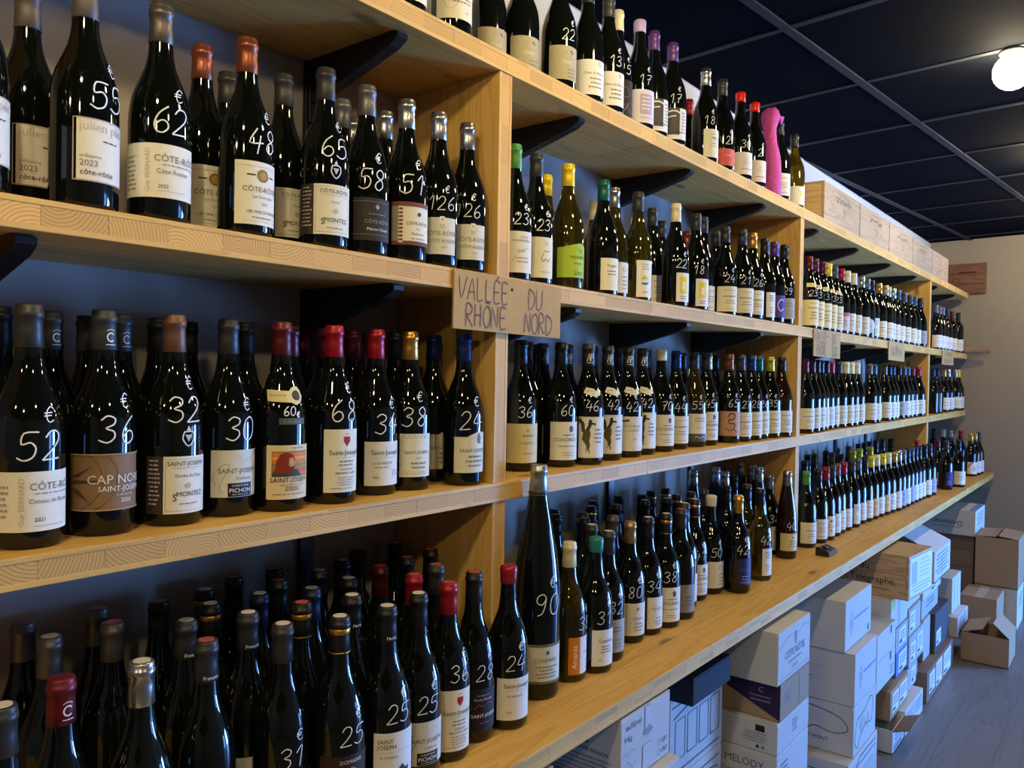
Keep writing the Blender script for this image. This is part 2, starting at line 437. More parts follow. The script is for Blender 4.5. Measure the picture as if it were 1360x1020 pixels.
# ------------------------------------------------------------------ shelving
PINE1, PINE2 = (0.72, 0.43, 0.118), (0.60, 0.335, 0.08)
M_PX = wood('pine_along_shelf', PINE1, PINE2, 0)
M_PZ = wood('pine_upright', PINE1, PINE2, 2)
M_EX = end_grain('end_grain_shelf_edge', 0, (0.71, 0.42, 0.118), (0.49, 0.26, 0.065))
M_EZ = end_grain('end_grain_upright_edge', 2, (0.71, 0.42, 0.118), (0.49, 0.26, 0.065))
SZ = {4: CZ+0.637, 3: CZ+0.1925, 2: CZ-0.2233, 1: CZ-0.6665}
TH = 0.038
FRONT = {4: 1.01, 3: 1.01, 2: 1.01, 1: 0.82}
SHELFNAME = {4: 'top shelf', 3: 'upper shelf', 2: 'middle shelf', 1: 'counter'}
JOINTS = [-0.5, 1.86, 4.16, 6.70]
def shelf_board(s, k):
    x0, x1 = JOINTS[k]+.0006, JOINTS[k+1]-.0006
    z1 = SZ[s]; z0 = z1-TH; y0 = FRONT[s]; y1 = YB-.002
    e = empty('shelf_board', ((x0+x1)/2, (y0+y1)/2, z0))
    cx, cy = (x0+x1)/2, (y0+y1)/2
    where = ('left stretch', 'centre stretch between two joints', 'far stretch to the end wall')[k]
    tag(e, 'thick pine board of the %s, %s' % (SHELFNAME[s], where), 'shelf', 'pine shelf boards')
    pl_ = 0.0075
    n = 3 if s > 1 else 5
    for i in range(n):
        a = y0+(y1-y0)*i/n; b = y0+(y1-y0)*(i+1)/n-.0004
        box('stave', x0-cx, x1-cx, a-cy, b-cy, TH-pl_, TH, M_PX, e, 0.0008 if i == 0 else 0)
        box('stave', x0-cx, x1-cx, a-cy, b-cy, 0, pl_, M_PX, e, 0.0008 if i == 0 else 0)
    V = []; Fc = []
    fy = y0+.03 if x0 < 3.0 else y0+.0008
    V = [(x0-cx, fy-cy, pl_), (x1-cx, fy-cy, pl_), (x1-cx, y1-cy, pl_), (x0-cx, y1-cy, pl_), (x0-cx, fy-cy, TH-pl_), (x1-cx, fy-cy, TH-pl_), (x1-cx, y1-cy, TH-pl_), (x0-cx, y1-cy, TH-pl_)]
    mesh_obj('core', pydata('core', V, BOXF), M_EX, e)
    if x0 < 3.0:
        i = math.floor(x0/BLOCK)
        while i*BLOCK < x1:
            a = max(x0, i*BLOCK); b = min(x1, (i+1)*BLOCK-.0004)
            if b-a > .004: box('end_grain_block', a-cx, b-cx, y0+.0006+random.uniform(0, .0005)-cy, fy-cy, pl_, TH-pl_, M_EX, e)
            i += 1
for s in (4, 3, 2, 1):
    for k in range(3): shelf_board(s, k)
POSTS = [1.25, 3.036, 5.38]
PN = ('between left and centre bay', 'between centre and right bay', 'between right and end bay')
def upright(p, s):
    """vertical pine divider standing on shelf s"""
    x = POSTS[p]; z0 = SZ[s]; z1 = SZ[s+1]-TH; t = .02; pl_ = .0075
    e = empty('shelf_divider', (x, 1.15, z0))
    tag(e, 'pine divider board %s, standing on the %s' % (PN[p], SHELFNAME[s]), 'divider', 'pine shelf dividers')
    y0, y1 = 1.013-1.15, YB-.004-1.15
    for side in (-1, 1):
        for i in range(3):
            a = y0+(y1-y0)*i/3; b = y0+(y1-y0)*(i+1)/3-.0005
            xa, xb = (-t, -t+pl_) if side < 0 else (t-pl_, t)
            box('stave', xa, xb, a, b, 0, z1-z0, M_PZ, e, .0008 if i == 0 else 0)
    box('core', -t+pl_, t-pl_, y0+.0008, y1, 0, z1-z0, M_EZ, e)
for p in range(3):
    for s in (3, 2, 1): upright(p, s)
# black rails on the wall and wedge brackets under the shelves
RAILX = [-0.19, 0.384, 0.985, 1.56, 2.138, 2.71, 3.288, 3.87, 4.47, 5.07, 5.69, 6.294]
rail_me = box_mesh('rail', -.017, .017, -.010, 0, 0, SZ[4]-TH-.42, .001)
ORD = 'first second third fourth fifth sixth seventh eighth ninth tenth eleventh twelfth thirteenth fourteenth fifteenth sixteenth seventeenth eighteenth nineteenth twentieth twenty-first twenty-second twenty-third twenty-fourth twenty-fifth twenty-sixth twenty-seventh twenty-eighth twenty-ninth thirtieth thirty-first thirty-second thirty-third thirty-fourth thirty-fifth thirty-sixth thirty-seventh thirty-eighth'.split()
slot_me = box_mesh('slot', -.002, .002, -.0106, -.0099, -.006, .006)
for i, x in enumerate(RAILX):
    if i == 0: continue
    e = empty('wall_rail', (x, YB-.0005, .42)); tag(e, 'black steel wall rail behind the bottles, %s from the left' % ORD[i-1], 'rail', 'black wall rails')
    mesh_obj('strip', rail_me, M_BLACK, e)
    for k in range(8): mesh_obj('slot', slot_me, M_TBAR, e, (0.0, 0, .12+.2*k))
def bracket_mesh(yf):
    L0 = YB-.0115; prof = [(L0, 0), (yf+.012, 0), (yf, -.004), (yf, -.012), (yf+.02, -.024), (L0, -.085)]
    V = []; n = len(prof)
    for x in (-.012, .012): V += [(x, y-L0, z) for y, z in prof]
    Fc = [tuple(range(n)), tuple(range(2*n-1, n-1, -1))] + [(i, n+i, n+(i+1) % n, (i+1) % n) for i in range(n)]
    return pydata('arm', V, Fc)
br_me = {True: bracket_mesh(1.035), False: bracket_mesh(0.90)}
plate_me = box_mesh('plate', -.014, .014, -.006, 0.0, -.12, 0, .001)
for s in (4, 3):
    for i, x in enumerate(RAILX):
        if i == 0: continue
        e = empty('shelf_bracket', (x, YB-.0115, SZ[s]-TH-.0005))
        tag(e, 'black wedge-shaped steel bracket under the %s, %s from the left' % (SHELFNAME[s], ORD[i-1]), 'bracket', 'black shelf brackets')
        mesh_obj('arm', br_me[s > 1], M_BLACK, e)
        mesh_obj('plate', plate_me, M_BLACK, e)

# ------------------------------------------------------------------ opal globe lamps on the ceiling
m = bpy.data.materials.new('opal_glass_lit'); nt, N, L, b = nodes_of(m)
b.inputs['Base Color'].default_value = (0.9, 0.88, 0.8, 1)
b.inputs['Emission Color'].default_value = (*LAMP_COL, 1); b.inputs['Emission Strength'].default_value = LAMP_WATT
M_GLOBE = m
M_WHITE = paint('white_metal', (0.7, 0.7, 0.68), 0.4)
GR = .056
gp = [(0.0015, -GR)] + [(GR*math.sin(a), -GR*math.cos(a)) for a in [math.pi*k/14 for k in range(1, 13)]]
globe_me = lathe('globe', gp, 24)
mount_me = lathe('mount', [(.030, -.012), (.036, -.008), (.040, 0)], 20)
LAMPS = [(-1.5, .33), (-0.05, .33), (1.45, .335), (2.96, .34), (4.45, .335), (5.85, .33), (-1.0, -.75), (0.6, -.75)]
LN = ('behind the camera on the left', 'above the camera', 'before the left divider', 'at the right edge of the picture', 'facing the right bay', 'facing the end bay',
      'second row, far left', 'second row, left')
for (x, y), wh in zip(LAMPS, LN):
    e = empty('ceiling_lamp', (x, y, ZC-.0035)); tag(e, 'round white globe lamp glowing on the dark ceiling, %s' % wh, 'lamp', 'globe lamps on the ceiling')
    mesh_obj('mount', mount_me, M_WHITE, e)
    mesh_obj('globe', globe_me, M_GLOBE, e, (0, 0, -.062))
BOTTLES = [
('T',4,1.014,1.062,0.2965,0.041,'bg','D','black','cr','',1),
('T',4,1.137,1.062,0.2965,0.041,'bg','D','black','cdr','',1),
('T',4,1.414,1.105,0.2965,0.041,'bg','D','black','beigegrey','',1),
('T',4,1.505,1.066,0.2965,0.041,'bg','D','black','beigegrey','22',1),
('T',4,1.611,1.058,0.2965,0.041,'bg','D','black','cdrh','',1),
('T',4,1.704,1.057,0.2965,0.041,'bg','D','charcoal','cdrh','13',1),
('T',4,1.784,1.079,0.2965,0.041,'bg','D','cream','darkart','15',1),
('T',4,1.866,1.061,0.2965,0.041,'bg','D','lavender','lavlab','17',1),
('T',4,1.949,1.063,0.2965,0.041,'bg','D','purpledk','art','',1),
('T',4,2.048,1.057,0.2965,0.041,'bg','D','purpledk','art','17',1),
('T',4,2.277,1.062,0.2965,0.041,'bg','D','silver','mo','18',1),
('T',4,2.389,1.057,0.2965,0.041,'bg','D','charcoal','coral','2',1),
('T',4,2.533,1.057,0.2965,0.041,'bg','D','redwaxl','script','30',1),
('T',4,2.656,1.057,0.2965,0.041,'bg','D','redwaxl','script','2',1),
('T',4,2.806,1.057,0.2965,0.041,'bg','D','pinkwrap','','',1),
('T',4,2.896,1.057,0.2965,0.041,'bg','D','black','wh','',1),
('T',4,3.079,1.065,0.2965,0.041,'bg','O','black','yellowdot','',1),
('T',4,1.337,1.137,0.2965,0.041,'bg','D','black','beigegrey','',0),
('T',4,2.498,1.226,0.2965,0.041,'bg','D','red','','',0),
('L',3,0.332,1.062,0.2965,0.041,'bg','D','grey','julien','',1),
('L',3,0.46,1.062,0.2965,0.041,'bg','D','taupe','julien','55',1),
('L',3,0.557,1.057,0.2965,0.041,'bg','D','bronze','rozier','62',1),
('L',3,0.69,1.057,0.2965,0.041,'bg','D','copper','vienne','48',1),
('L',3,0.836,1.057,0.2965,0.041,'bg','D','charcoal','montez','65',1),
('L',3,0.929,1.062,0.2965,0.041,'bg','D','grey','maison','58',1),
('L',3,1.019,1.057,0.2965,0.041,'bg','D','silver','pattern','51',1),
('L',3,1.103,1.057,0.2965,0.041,'bg','D','silver','rozel','126',1),
('L',3,1.186,1.057,0.2965,0.041,'bg','D','silver','rozel','126',1),
('L',3,0.428,1.155,0.2965,0.041,'bg','D','taupe','julien','',0),
('L',3,0.664,1.136,0.2965,0.041,'bg','D','copper','vienne','',0),
('L',3,0.751,1.206,0.2965,0.041,'bg','D','charcoal','','',0),
('L',3,0.812,1.137,0.2965,0.041,'bg','D','charcoal','montez','',0),
('L',3,0.95,1.153,0.2965,0.041,'bg','D','grey','','',0),
('L',3,1.035,1.221,0.2965,0.041,'bg','D','silver','','',0),
('L',3,1.041,1.138,0.2965,0.041,'bg','D','silver','','',0),
('L',2,0.404,1.078,0.2965,0.041,'bg','D','charcoal','bassenon','52',1),
('L',2,0.5,1.091,0.2965,0.041,'bg','D','charcoalC','capnord','36',1),
('L',2,0.597,1.087,0.2965,0.041,'bg','D','brown','papy','32',1),
('L',2,0.688,1.095,0.2965,0.041,'bg','D','charcoal','pichon','30',1),
('L',2,0.769,1.074,0.2965,0.041,'bg','D','maroon','guigal','60',1),
('L',2,0.872,1.071,0.2965,0.041,'bg','D','red','shield','68',1),
('L',2,0.983,1.09,0.2965,0.041,'bg','D','red','gloriette','34',1),
('L',2,1.067,1.088,0.2965,0.041,'bg','D','gold','meander','38',1),
('L',2,1.186,1.057,0.2965,0.041,'bg','D','blue','sjblue','24',1),
('L',2,0.399,1.161,0.2965,0.041,'bg','D','black','','',0),
('L',2,0.475,1.195,0.2965,0.041,'bg','D','charcoalC','','',0),
('L',2,0.545,1.241,0.2965,0.041,'bg','D','charcoalC','','',0),
('L',2,0.554,1.158,0.2965,0.041,'bg','D','charcoalC','','',0),
('L',2,0.629,1.194,0.2965,0.041,'bg','D','black','','',0),
('L',2,0.702,1.235,0.2965,0.041,'bg','D','black','','',0),
('L',2,0.756,1.156,0.2965,0.041,'bg','D','black','gy','',0),
('L',2,0.839,1.148,0.2965,0.041,'bg','D','maroon','','',0),
('L',2,0.922,1.159,0.2965,0.041,'bg','D','maroon','','',0),
('L',2,0.937,1.241,0.2965,0.041,'bg','D','maroon','','',0),
('L',2,1.007,1.18,0.2965,0.041,'bg','D','maroon','','',0),
('L',2,1.069,1.241,0.2965,0.041,'bg','D','maroon','','',0),
('L',2,1.101,1.164,0.2965,0.041,'bg','D','black','','',0),
('L',2,1.186,1.14,0.2965,0.041,'bg','D','blue','sjblue','',0),
('L',2,1.186,1.224,0.2965,0.041,'bg','D','blue','','',0),
('L',1,0.333,0.953,0.299,0.041,'bg','D','charcoal','wh','',1),
('L',1,0.408,0.989,0.299,0.041,'bg','D','maroonC','','',1),
('L',1,0.494,0.969,0.299,0.041,'bg','D','silver','','',1),
('L',1,0.697,0.962,0.299,0.041,'bg','D','charcoal','domaine','31',1),
('L',1,0.774,0.929,0.299,0.041,'bg','D','blackgold','eyt','25',1),
('L',1,0.856,0.915,0.299,0.041,'bg','D','blackM','merlin','25',1),
('L',1,0.939,0.929,0.299,0.041,'bg','D','black','pichon','25',1),
('L',1,1.022,0.938,0.299,0.041,'bg','D','red','shield','36',1),
('L',1,1.104,0.951,0.299,0.041,'bg','D','black','roche','28',1),
('L',1,1.186,0.935,0.299,0.041,'bg','D','redwax','peter','24',1),
('L',1,0.459,1.149,0.299,0.041,'bg','D','grey','','',0),
('L',1,0.46,1.241,0.299,0.041,'bg','D','grey','','',0),
('L',1,0.542,1.148,0.299,0.041,'bg','D','grey','','',0),
('L',1,0.558,1.23,0.299,0.041,'bg','D','grey','','',0),
('L',1,0.588,0.98,0.299,0.041,'bg','D','charcoalF','','',0),
('L',1,0.615,1.078,0.299,0.041,'bg','D','charcoalF','','',0),
('L',1,0.637,1.198,0.299,0.041,'bg','D','black','','',0),
('L',1,0.683,1.128,0.299,0.041,'bg','D','blackgold','','',0),
('L',1,0.695,1.045,0.299,0.041,'bg','D','charcoalF','wh','',0),
('L',1,0.72,1.206,0.299,0.041,'bg','D','blackgold','','',0),
('L',1,0.766,1.12,0.299,0.041,'bg','D','navy','','',0),
('L',1,0.78,1.028,0.299,0.041,'bg','D','blackgold','','',0),
('L',1,0.796,1.241,0.299,0.041,'bg','D','black','','',0),
('L',1,0.835,1.167,0.299,0.041,'bg','D','black','','',0),
('L',1,0.842,1.084,0.299,0.041,'bg','D','navy','','',0),
('L',1,0.859,1.002,0.299,0.041,'bg','D','blackM','','',0),
('L',1,0.879,1.241,0.299,0.041,'bg','D','black','','',0),
('L',1,0.925,1.088,0.299,0.041,'bg','D','black','','',0),
('L',1,0.926,1.171,0.299,0.041,'bg','D','black','','',0),
('L',1,1.005,1.2,0.299,0.041,'bg','D','black','','',0),
('L',1,1.02,1.021,0.299,0.041,'bg','D','red','','',0),
('L',1,1.021,1.112,0.299,0.041,'bg','D','maroon','','',0),
('L',1,1.077,1.241,0.299,0.041,'bg','D','black','','',0),
('L',1,1.1,1.043,0.299,0.041,'bg','D','charcoal','','',0),
('L',1,1.104,1.126,0.299,0.041,'bg','D','black','','',0),
('L',1,1.179,1.238,0.299,0.041,'bg','D','black','','',0),
('L',1,1.186,1.141,0.299,0.041,'bg','D','black','','',0),
('M',3,1.364,1.078,0.3,0.041,'bg','D','green','pinet','23',1),
('M',3,1.449,1.082,0.3,0.041,'bg','D','charcoal','cepet','23',1),
('M',3,1.564,1.074,0.3,0.041,'bg','O','yellow','viogreen','',1),
('M',3,1.743,1.087,0.3,0.041,'bg','D','teal','viognier','',1),
('M',3,1.909,1.08,0.3,0.041,'bg','O','charcoal','boat','',1),
('M',3,2.098,1.063,0.3,0.041,'bg','D','cream','yellowsq','22',1),
('M',3,2.258,1.075,0.3,0.041,'bg','D','charcoal','yellowsq','18',1),
('M',3,2.509,1.089,0.3,0.041,'bg','D','charcoal','cr','24',1),
('M',3,2.589,1.064,0.3,0.041,'bg','D','charcoal','cr','21',1),
('M',3,2.673,1.061,0.3,0.041,'bg','D','gold','cr','26',1),
('M',3,2.806,1.069,0.3,0.041,'bg','D','black','nar','',1),
('M',3,2.89,1.064,0.3,0.041,'bg','D','purple','purple','',1),
('M',3,2.973,1.057,0.3,0.041,'bg','D','black','gy','29',1),
('M',3,1.617,1.176,0.3,0.041,'bg','O','yellow','','',0),
('M',3,1.83,1.108,0.3,0.041,'bg','O','silver','oval','',0),
('M',3,1.944,1.241,0.3,0.041,'bg','O','cream','','',0),
('M',3,2.117,1.148,0.3,0.041,'bg','D','charcoal','wh','',0),
('M',3,2.309,1.219,0.3,0.041,'bg','D','charcoal','','',0),
('M',3,2.44,1.136,0.325,0.041,'bg','D','charcoal','wh','',0),
('M',3,2.5,1.223,0.2965,0.041,'bg','D','copper','','',0),
('M',3,2.567,1.149,0.3,0.041,'bg','D','charcoal','cr','',0),
('M',2,1.443,1.113,0.2965,0.041,'bg','D','black','goldc','36',1),
('M',2,1.579,1.095,0.2965,0.041,'bg','D','black','condrieu','60',1),
('M',2,1.668,1.075,0.2965,0.041,'bg','D','blackAP','vine','46',1),
('M',2,1.789,1.093,0.2965,0.041,'bg','D','blackAP','vine','42',1),
('M',2,1.897,1.094,0.2965,0.041,'bg','D','blackAP','cotebr','42',1),
('M',2,1.99,1.102,0.2965,0.041,'bg','D','blackAP','vine','42',1),
('M',2,2.106,1.104,0.2965,0.041,'bg','D','creamwax','condrieu','70',1),
('M',2,2.215,1.111,0.2965,0.041,'bg','D','blue','cr','44',1),
('M',2,2.327,1.105,0.2965,0.041,'bg','O','charcoal','greybase','55',1),
('M',2,2.41,1.102,0.2965,0.041,'bg','D','charcoal','condrieu','45',1),
('M',2,2.558,1.088,0.2965,0.041,'bg','D','copper','pinkart','65',1),
('M',2,2.641,1.081,0.2965,0.041,'bg','D','charcoal','cr','27',1),
('M',2,2.725,1.076,0.2965,0.041,'bg','D','blue','cr','28',1),
('M',2,2.808,1.082,0.2965,0.041,'bg','D','teal','cr','26',1),
('M',2,2.891,1.071,0.2965,0.041,'bg','D','lime','cr','35',1),
('M',2,2.973,1.057,0.2965,0.041,'bg','A','black','wh','',1),
('M',2,1.531,1.163,0.2965,0.041,'bg','D','black','','',0),
('M',2,1.614,1.175,0.2965,0.041,'bg','D','blackAP','gy','',0),
('M',2,1.681,1.241,0.2965,0.041,'bg','D','black','','',0),
('M',2,1.696,1.158,0.2965,0.041,'bg','D','blackAP','','',0),
('M',2,1.829,1.166,0.2965,0.041,'bg','D','black','','',0),
('M',2,1.999,1.185,0.2965,0.041,'bg','D','black','','',0),
('M',2,2.147,1.177,0.2965,0.041,'bg','D','black','','',0),
('M',2,2.334,1.22,0.2965,0.041,'bg','D','black','','',0),
('M',2,2.414,1.19,0.2965,0.041,'bg','D','black','','',0),
('M',2,2.488,1.133,0.2965,0.041,'bg','D','lime','','',0),
('M',2,2.764,1.23,0.2965,0.041,'bg','D','black','','',0),
('M',2,2.973,1.14,0.2965,0.041,'bg','D','teal','','',0),
('M',1,1.337,0.979,0.475,0.051,'mg','D','silverlong','cond90','90',1),
('M',1,1.451,0.975,0.2965,0.041,'bg','O','cream','amaras','38',1),
('M',1,1.533,0.958,0.2965,0.041,'bg','D','tealwax','condwh','31',1),
('M',1,1.615,0.975,0.2965,0.041,'bg','D','charcoal','gy','32',1),
('M',1,1.759,1.0,0.2965,0.041,'bg','D','bronzegold','lace','80',1),
('M',1,1.843,0.995,0.2965,0.041,'bg','D','black','condfig','34',1),
('M',1,1.926,0.986,0.2965,0.041,'bg','D','blackgold','condrieu','38',1),
('M',1,2.021,0.989,0.2965,0.041,'bg','D','charcoal','greylab','',1),
('M',1,2.122,1.029,0.2965,0.041,'bg','D','charcoal','wh','36',1),
('M',1,2.213,1.039,0.2965,0.041,'bg','D','blackgold','condrieu','41',1),
('M',1,2.313,1.032,0.2965,0.041,'bg','D','creamwax','oval','50',1),
('M',1,2.377,0.971,0.2965,0.041,'bg','D','gold','indigo','42',1),
('M',1,2.573,0.977,0.2965,0.041,'bg','O','black','nar','42',1),
('M',1,2.944,1.017,0.32,0.038,'fl','A','silver','amber','40',1),
('M',1,2.973,1.093,0.2965,0.041,'bg','D','silver','nar','36',1),
('M',1,1.655,1.048,0.2965,0.041,'bg','D','charcoal','','',0),
('M',1,1.705,1.191,0.2965,0.041,'bg','D','black','redart','',0),
('M',1,1.714,1.107,0.2965,0.041,'bg','D','black','','',0),
('M',1,1.771,1.241,0.2965,0.041,'bg','D','blackgold','','',0),
('M',1,1.783,1.158,0.2965,0.041,'bg','D','blackgold','','',0),
('M',1,1.798,1.074,0.2965,0.041,'bg','D','bronze','','',0),
('M',1,1.884,1.196,0.2965,0.041,'bg','D','blackgold','','',0),
('M',1,1.958,1.158,0.2965,0.041,'bg','D','black','','',0),
('M',1,1.966,1.241,0.2965,0.041,'bg','D','black','','',0),
('M',1,2.087,1.138,0.2965,0.041,'bg','D','black','','',0),
('M',1,2.1,1.235,0.2965,0.041,'bg','D','black','','',0),
('M',1,2.165,1.107,0.2965,0.041,'bg','D','black','','',0),
('M',1,2.174,1.196,0.2965,0.041,'bg','D','black','','',0),
('M',1,2.253,1.119,0.2965,0.041,'bg','D','blackgold','','',0),
('M',1,2.264,1.213,0.2965,0.041,'bg','D','blackgold','','',0),
('M',1,2.338,1.112,0.2965,0.041,'bg','D','blackgold','','',0),
('M',1,2.347,1.206,0.2965,0.041,'bg','D','blackgold','','',0),
('M',1,2.422,1.107,0.2965,0.041,'bg','D','bronze','','',0),
('M',1,2.553,1.086,0.2965,0.041,'bg','D','black','','',0),
('M',1,2.58,1.22,0.335,0.037,'fl','D','silver','','',0),
('M',1,2.634,1.128,0.335,0.037,'fl','D','silver','','',0),
('M',1,2.637,1.048,0.2965,0.041,'bg','O','black','','',0),
('M',1,2.724,1.2,0.335,0.037,'fl','D','silver','','',0),
('M',1,2.84,1.18,0.2965,0.041,'bg','D','black','','',0),
('M',1,2.85,1.089,0.335,0.037,'fl','D','silver','','',0),
('M',1,2.908,1.138,0.335,0.037,'fl','D','silver','','',0),
('M',1,2.977,1.21,0.335,0.037,'fl','D','silver','','',0),
('R',3,3.28,1.065,0.2965,0.041,'bg','D','maroon','cdp','23',1),
('R',3,3.363,1.067,0.2965,0.041,'bg','D','maroon','cdp','23',1),
('R',3,3.457,1.065,0.2965,0.041,'bg','D','maroon','cdp','23',1),
('R',3,3.541,1.067,0.2965,0.041,'bg','D','yellow','cdp','23',1),
('R',3,3.624,1.066,0.2965,0.041,'bg','D','slate','cdp','23',1),
('R',3,3.723,1.066,0.2965,0.041,'bg','D','red','pink','',1),
('R',3,3.82,1.066,0.2965,0.041,'bg','D','cream','cr','',1),
('R',3,3.922,1.066,0.2965,0.041,'bg','D','cream','cr','',1),
('R',3,4.059,1.066,0.2965,0.041,'bg','D','silver','cr','',1),
('R',3,4.154,1.066,0.2965,0.041,'bg','D','grey','round','',1),
('R',3,4.239,1.066,0.2965,0.041,'bg','D','black','nar','',1),
('R',3,4.387,1.066,0.2965,0.041,'bg','D','gold','cr','',1),
('R',3,4.506,1.063,0.2965,0.041,'bg','D','tan','cr','',1),
('R',3,4.589,1.069,0.2965,0.041,'bg','D','tan','cr','',1),
('R',3,4.682,1.066,0.2965,0.041,'bg','D','silver','cr','',1),
('R',3,4.794,1.066,0.2965,0.041,'bg','D','slate','wh','',1),
('R',3,4.937,1.066,0.2965,0.041,'bg','D','slate','cr','',1),
('R',3,5.088,1.066,0.2965,0.041,'bg','D','slate','cr','',1),
('R',3,5.198,1.066,0.2965,0.041,'bg','D','slate','wh','',1),
('R',3,5.316,1.057,0.2965,0.041,'bg','D','black','gy','',1),
('R',2,3.234,1.057,0.2965,0.041,'bg','D','maroon','cr','',1),
('R',2,3.318,1.057,0.2965,0.041,'bg','D','maroon','cr','',1),
('R',2,3.401,1.063,0.2965,0.041,'bg','D','black','cr','',1),
('R',2,3.484,1.073,0.2965,0.041,'bg','D','black','wh','',1),
('R',2,3.568,1.076,0.2965,0.041,'bg','D','black','wh','',1),
('R',2,3.651,1.079,0.2965,0.041,'bg','D','red','cr','',1),
('R',2,3.734,1.07,0.2965,0.041,'bg','D','charcoal','cr','',1),
('R',2,3.831,1.066,0.2965,0.041,'bg','D','cream','cr','',1),
('R',2,3.914,1.066,0.2965,0.041,'bg','D','cream','cr','',1),
('R',2,4.012,1.066,0.2965,0.041,'bg','D','cream','cr','',1),
('R',2,4.237,1.066,0.2965,0.041,'bg','D','bronze','cr','',1),
('R',2,4.323,1.066,0.2965,0.041,'bg','D','slate','wh','',1),
('R',2,4.533,1.066,0.2965,0.041,'bg','D','bronze','cr','',1),
('R',2,4.628,1.065,0.2965,0.041,'bg','D','navy','wh','',1),
('R',2,4.711,1.067,0.2965,0.041,'bg','D','navy','wh','',1),
('R',2,4.854,1.066,0.2965,0.041,'bg','D','black','gy','',1),
('R',2,4.973,1.066,0.2965,0.041,'bg','D','slate','wh','',1),
('R',2,5.069,1.066,0.2965,0.041,'bg','D','slate','cr','',1),
('R',2,5.188,1.066,0.2965,0.041,'bg','D','maroon','cr','',1),
('R',2,5.316,1.057,0.2965,0.041,'bg','D','red','cr','',1),
('R',2,5.316,1.14,0.2965,0.041,'bg','D','green','wh','',0),
('R',1,3.188,1.026,0.2965,0.041,'bg','D','green','cr','',1),
('R',1,3.307,1.018,0.2965,0.041,'bg','D','black','wh','',1),
('R',1,3.39,1.013,0.2965,0.041,'bg','D','red','emb','',1),
('R',1,3.485,1.016,0.2965,0.041,'bg','D','charcoal','wh','',1),
('R',1,3.569,1.02,0.2965,0.041,'bg','D','brown','cr','',1),
('R',1,3.652,1.016,0.2965,0.041,'bg','D','red','wh','',1),
('R',1,3.758,1.01,0.2965,0.041,'bg','D','charcoal','nar','',1),
('R',1,3.875,1.014,0.2965,0.041,'bg','D','grey','wh','',1),
('R',1,3.958,1.006,0.2965,0.041,'bg','D','black','cr','',1),
('R',1,4.042,1.0,0.2965,0.041,'bg','D','yellow','peach','',1),
('R',1,4.129,0.996,0.2965,0.041,'bg','D','cream','wh','',1),
('R',1,4.212,0.988,0.2965,0.041,'bg','D','yellow','peach','',1),
('R',1,4.295,0.982,0.2965,0.041,'bg','D','cream','wh','',1),
('R',1,4.378,0.973,0.2965,0.041,'bg','D','gold','cr','',1),
('R',1,4.469,0.972,0.2965,0.041,'bg','D','silver','lav','',1),
('R',1,4.554,0.969,0.2965,0.041,'bg','D','grey','wh','',1),
('R',1,4.651,0.969,0.2965,0.041,'bg','D','black','lav','',1),
('R',1,4.734,0.967,0.2965,0.041,'bg','D','slate','wh','',1),
('R',1,4.818,0.965,0.2965,0.041,'bg','D','navy','wh','',1),
('R',1,4.901,0.963,0.2965,0.041,'bg','D','black','wh','',1),
('R',1,4.999,0.953,0.2965,0.041,'bg','D','black','cr','',1),
('R',1,5.117,0.95,0.2965,0.041,'bg','D','navy','lav','',1),
('R',1,3.573,1.16,0.2965,0.041,'bg','D','black','','',0),
('R',1,3.863,1.24,0.2965,0.041,'bg','D','black','','',0),
('R',1,3.948,1.235,0.2965,0.041,'bg','D','brown','','',0),
('R',1,4.023,1.133,0.2965,0.041,'bg','D','charcoal','','',0),
('R',1,4.082,1.193,0.2965,0.041,'bg','D','brown','','',0),
('R',1,4.15,1.241,0.2965,0.041,'bg','D','black','','',0),
('R',1,4.292,1.15,0.2965,0.041,'bg','D','yellow','','',0),
('R',1,4.348,1.24,0.2965,0.041,'bg','D','grey','','',0),
('R',1,4.419,1.15,0.2965,0.041,'bg','D','yellow','','',0),
('R',1,4.541,1.24,0.2965,0.041,'bg','D','grey','','',0),
('R',1,4.588,1.14,0.2965,0.041,'bg','D','yellow','','',0),
('R',1,4.734,1.24,0.2965,0.041,'bg','D','black','','',0),
('R',1,4.859,1.24,0.2965,0.041,'bg','D','black','','',0),
('R',1,4.973,1.24,0.2965,0.041,'bg','D','black','','',0),
('R',1,5.11,1.24,0.2965,0.041,'bg','D','black','','',0),
('R',1,5.236,1.232,0.2965,0.041,'bg','D','black','','',0),
('R',1,5.316,1.203,0.2965,0.041,'bg','D','black','','',0),
('R',1,5.316,1.055,0.2965,0.041,'bg','D','red','','',0),
('E',3,5.836,1.066,0.2965,0.041,'bg','D','grey','wh','',1),
('E',3,5.955,1.066,0.2965,0.041,'bg','D','grey','wh','',1),
('E',3,6.063,1.066,0.2965,0.041,'bg','D','grey','wh','',1),
('E',3,6.209,1.066,0.2965,0.041,'bg','D','black','wh','',1),
('E',3,6.403,1.066,0.2965,0.038,'bx','D','maroon','cr','',1),
('E',3,6.582,1.056,0.2965,0.038,'bx','D','black','cr','',1),
('E',2,5.793,1.066,0.2965,0.041,'bg','D','navy','','',1),
('E',2,5.928,1.066,0.2965,0.041,'bg','D','navy','','',1),
('E',2,6.163,1.066,0.2965,0.041,'bg','D','gold','cr','',1),
('E',2,6.326,1.066,0.2965,0.041,'bg','D','silver','wh','',1),
('E',2,6.576,1.062,0.2965,0.041,'bg','D','silver','cr','',1),
('E',2,6.659,1.057,0.2965,0.041,'bg','D','yellow','cr','',1),
('E',1,5.444,0.919,0.2965,0.041,'bg','D','charcoal','indigo','',1),
('E',1,5.504,0.977,0.2965,0.041,'bg','D','maroon','wh','',1),
('E',1,5.63,0.882,0.2965,0.041,'bg','D','black','cr','',1),
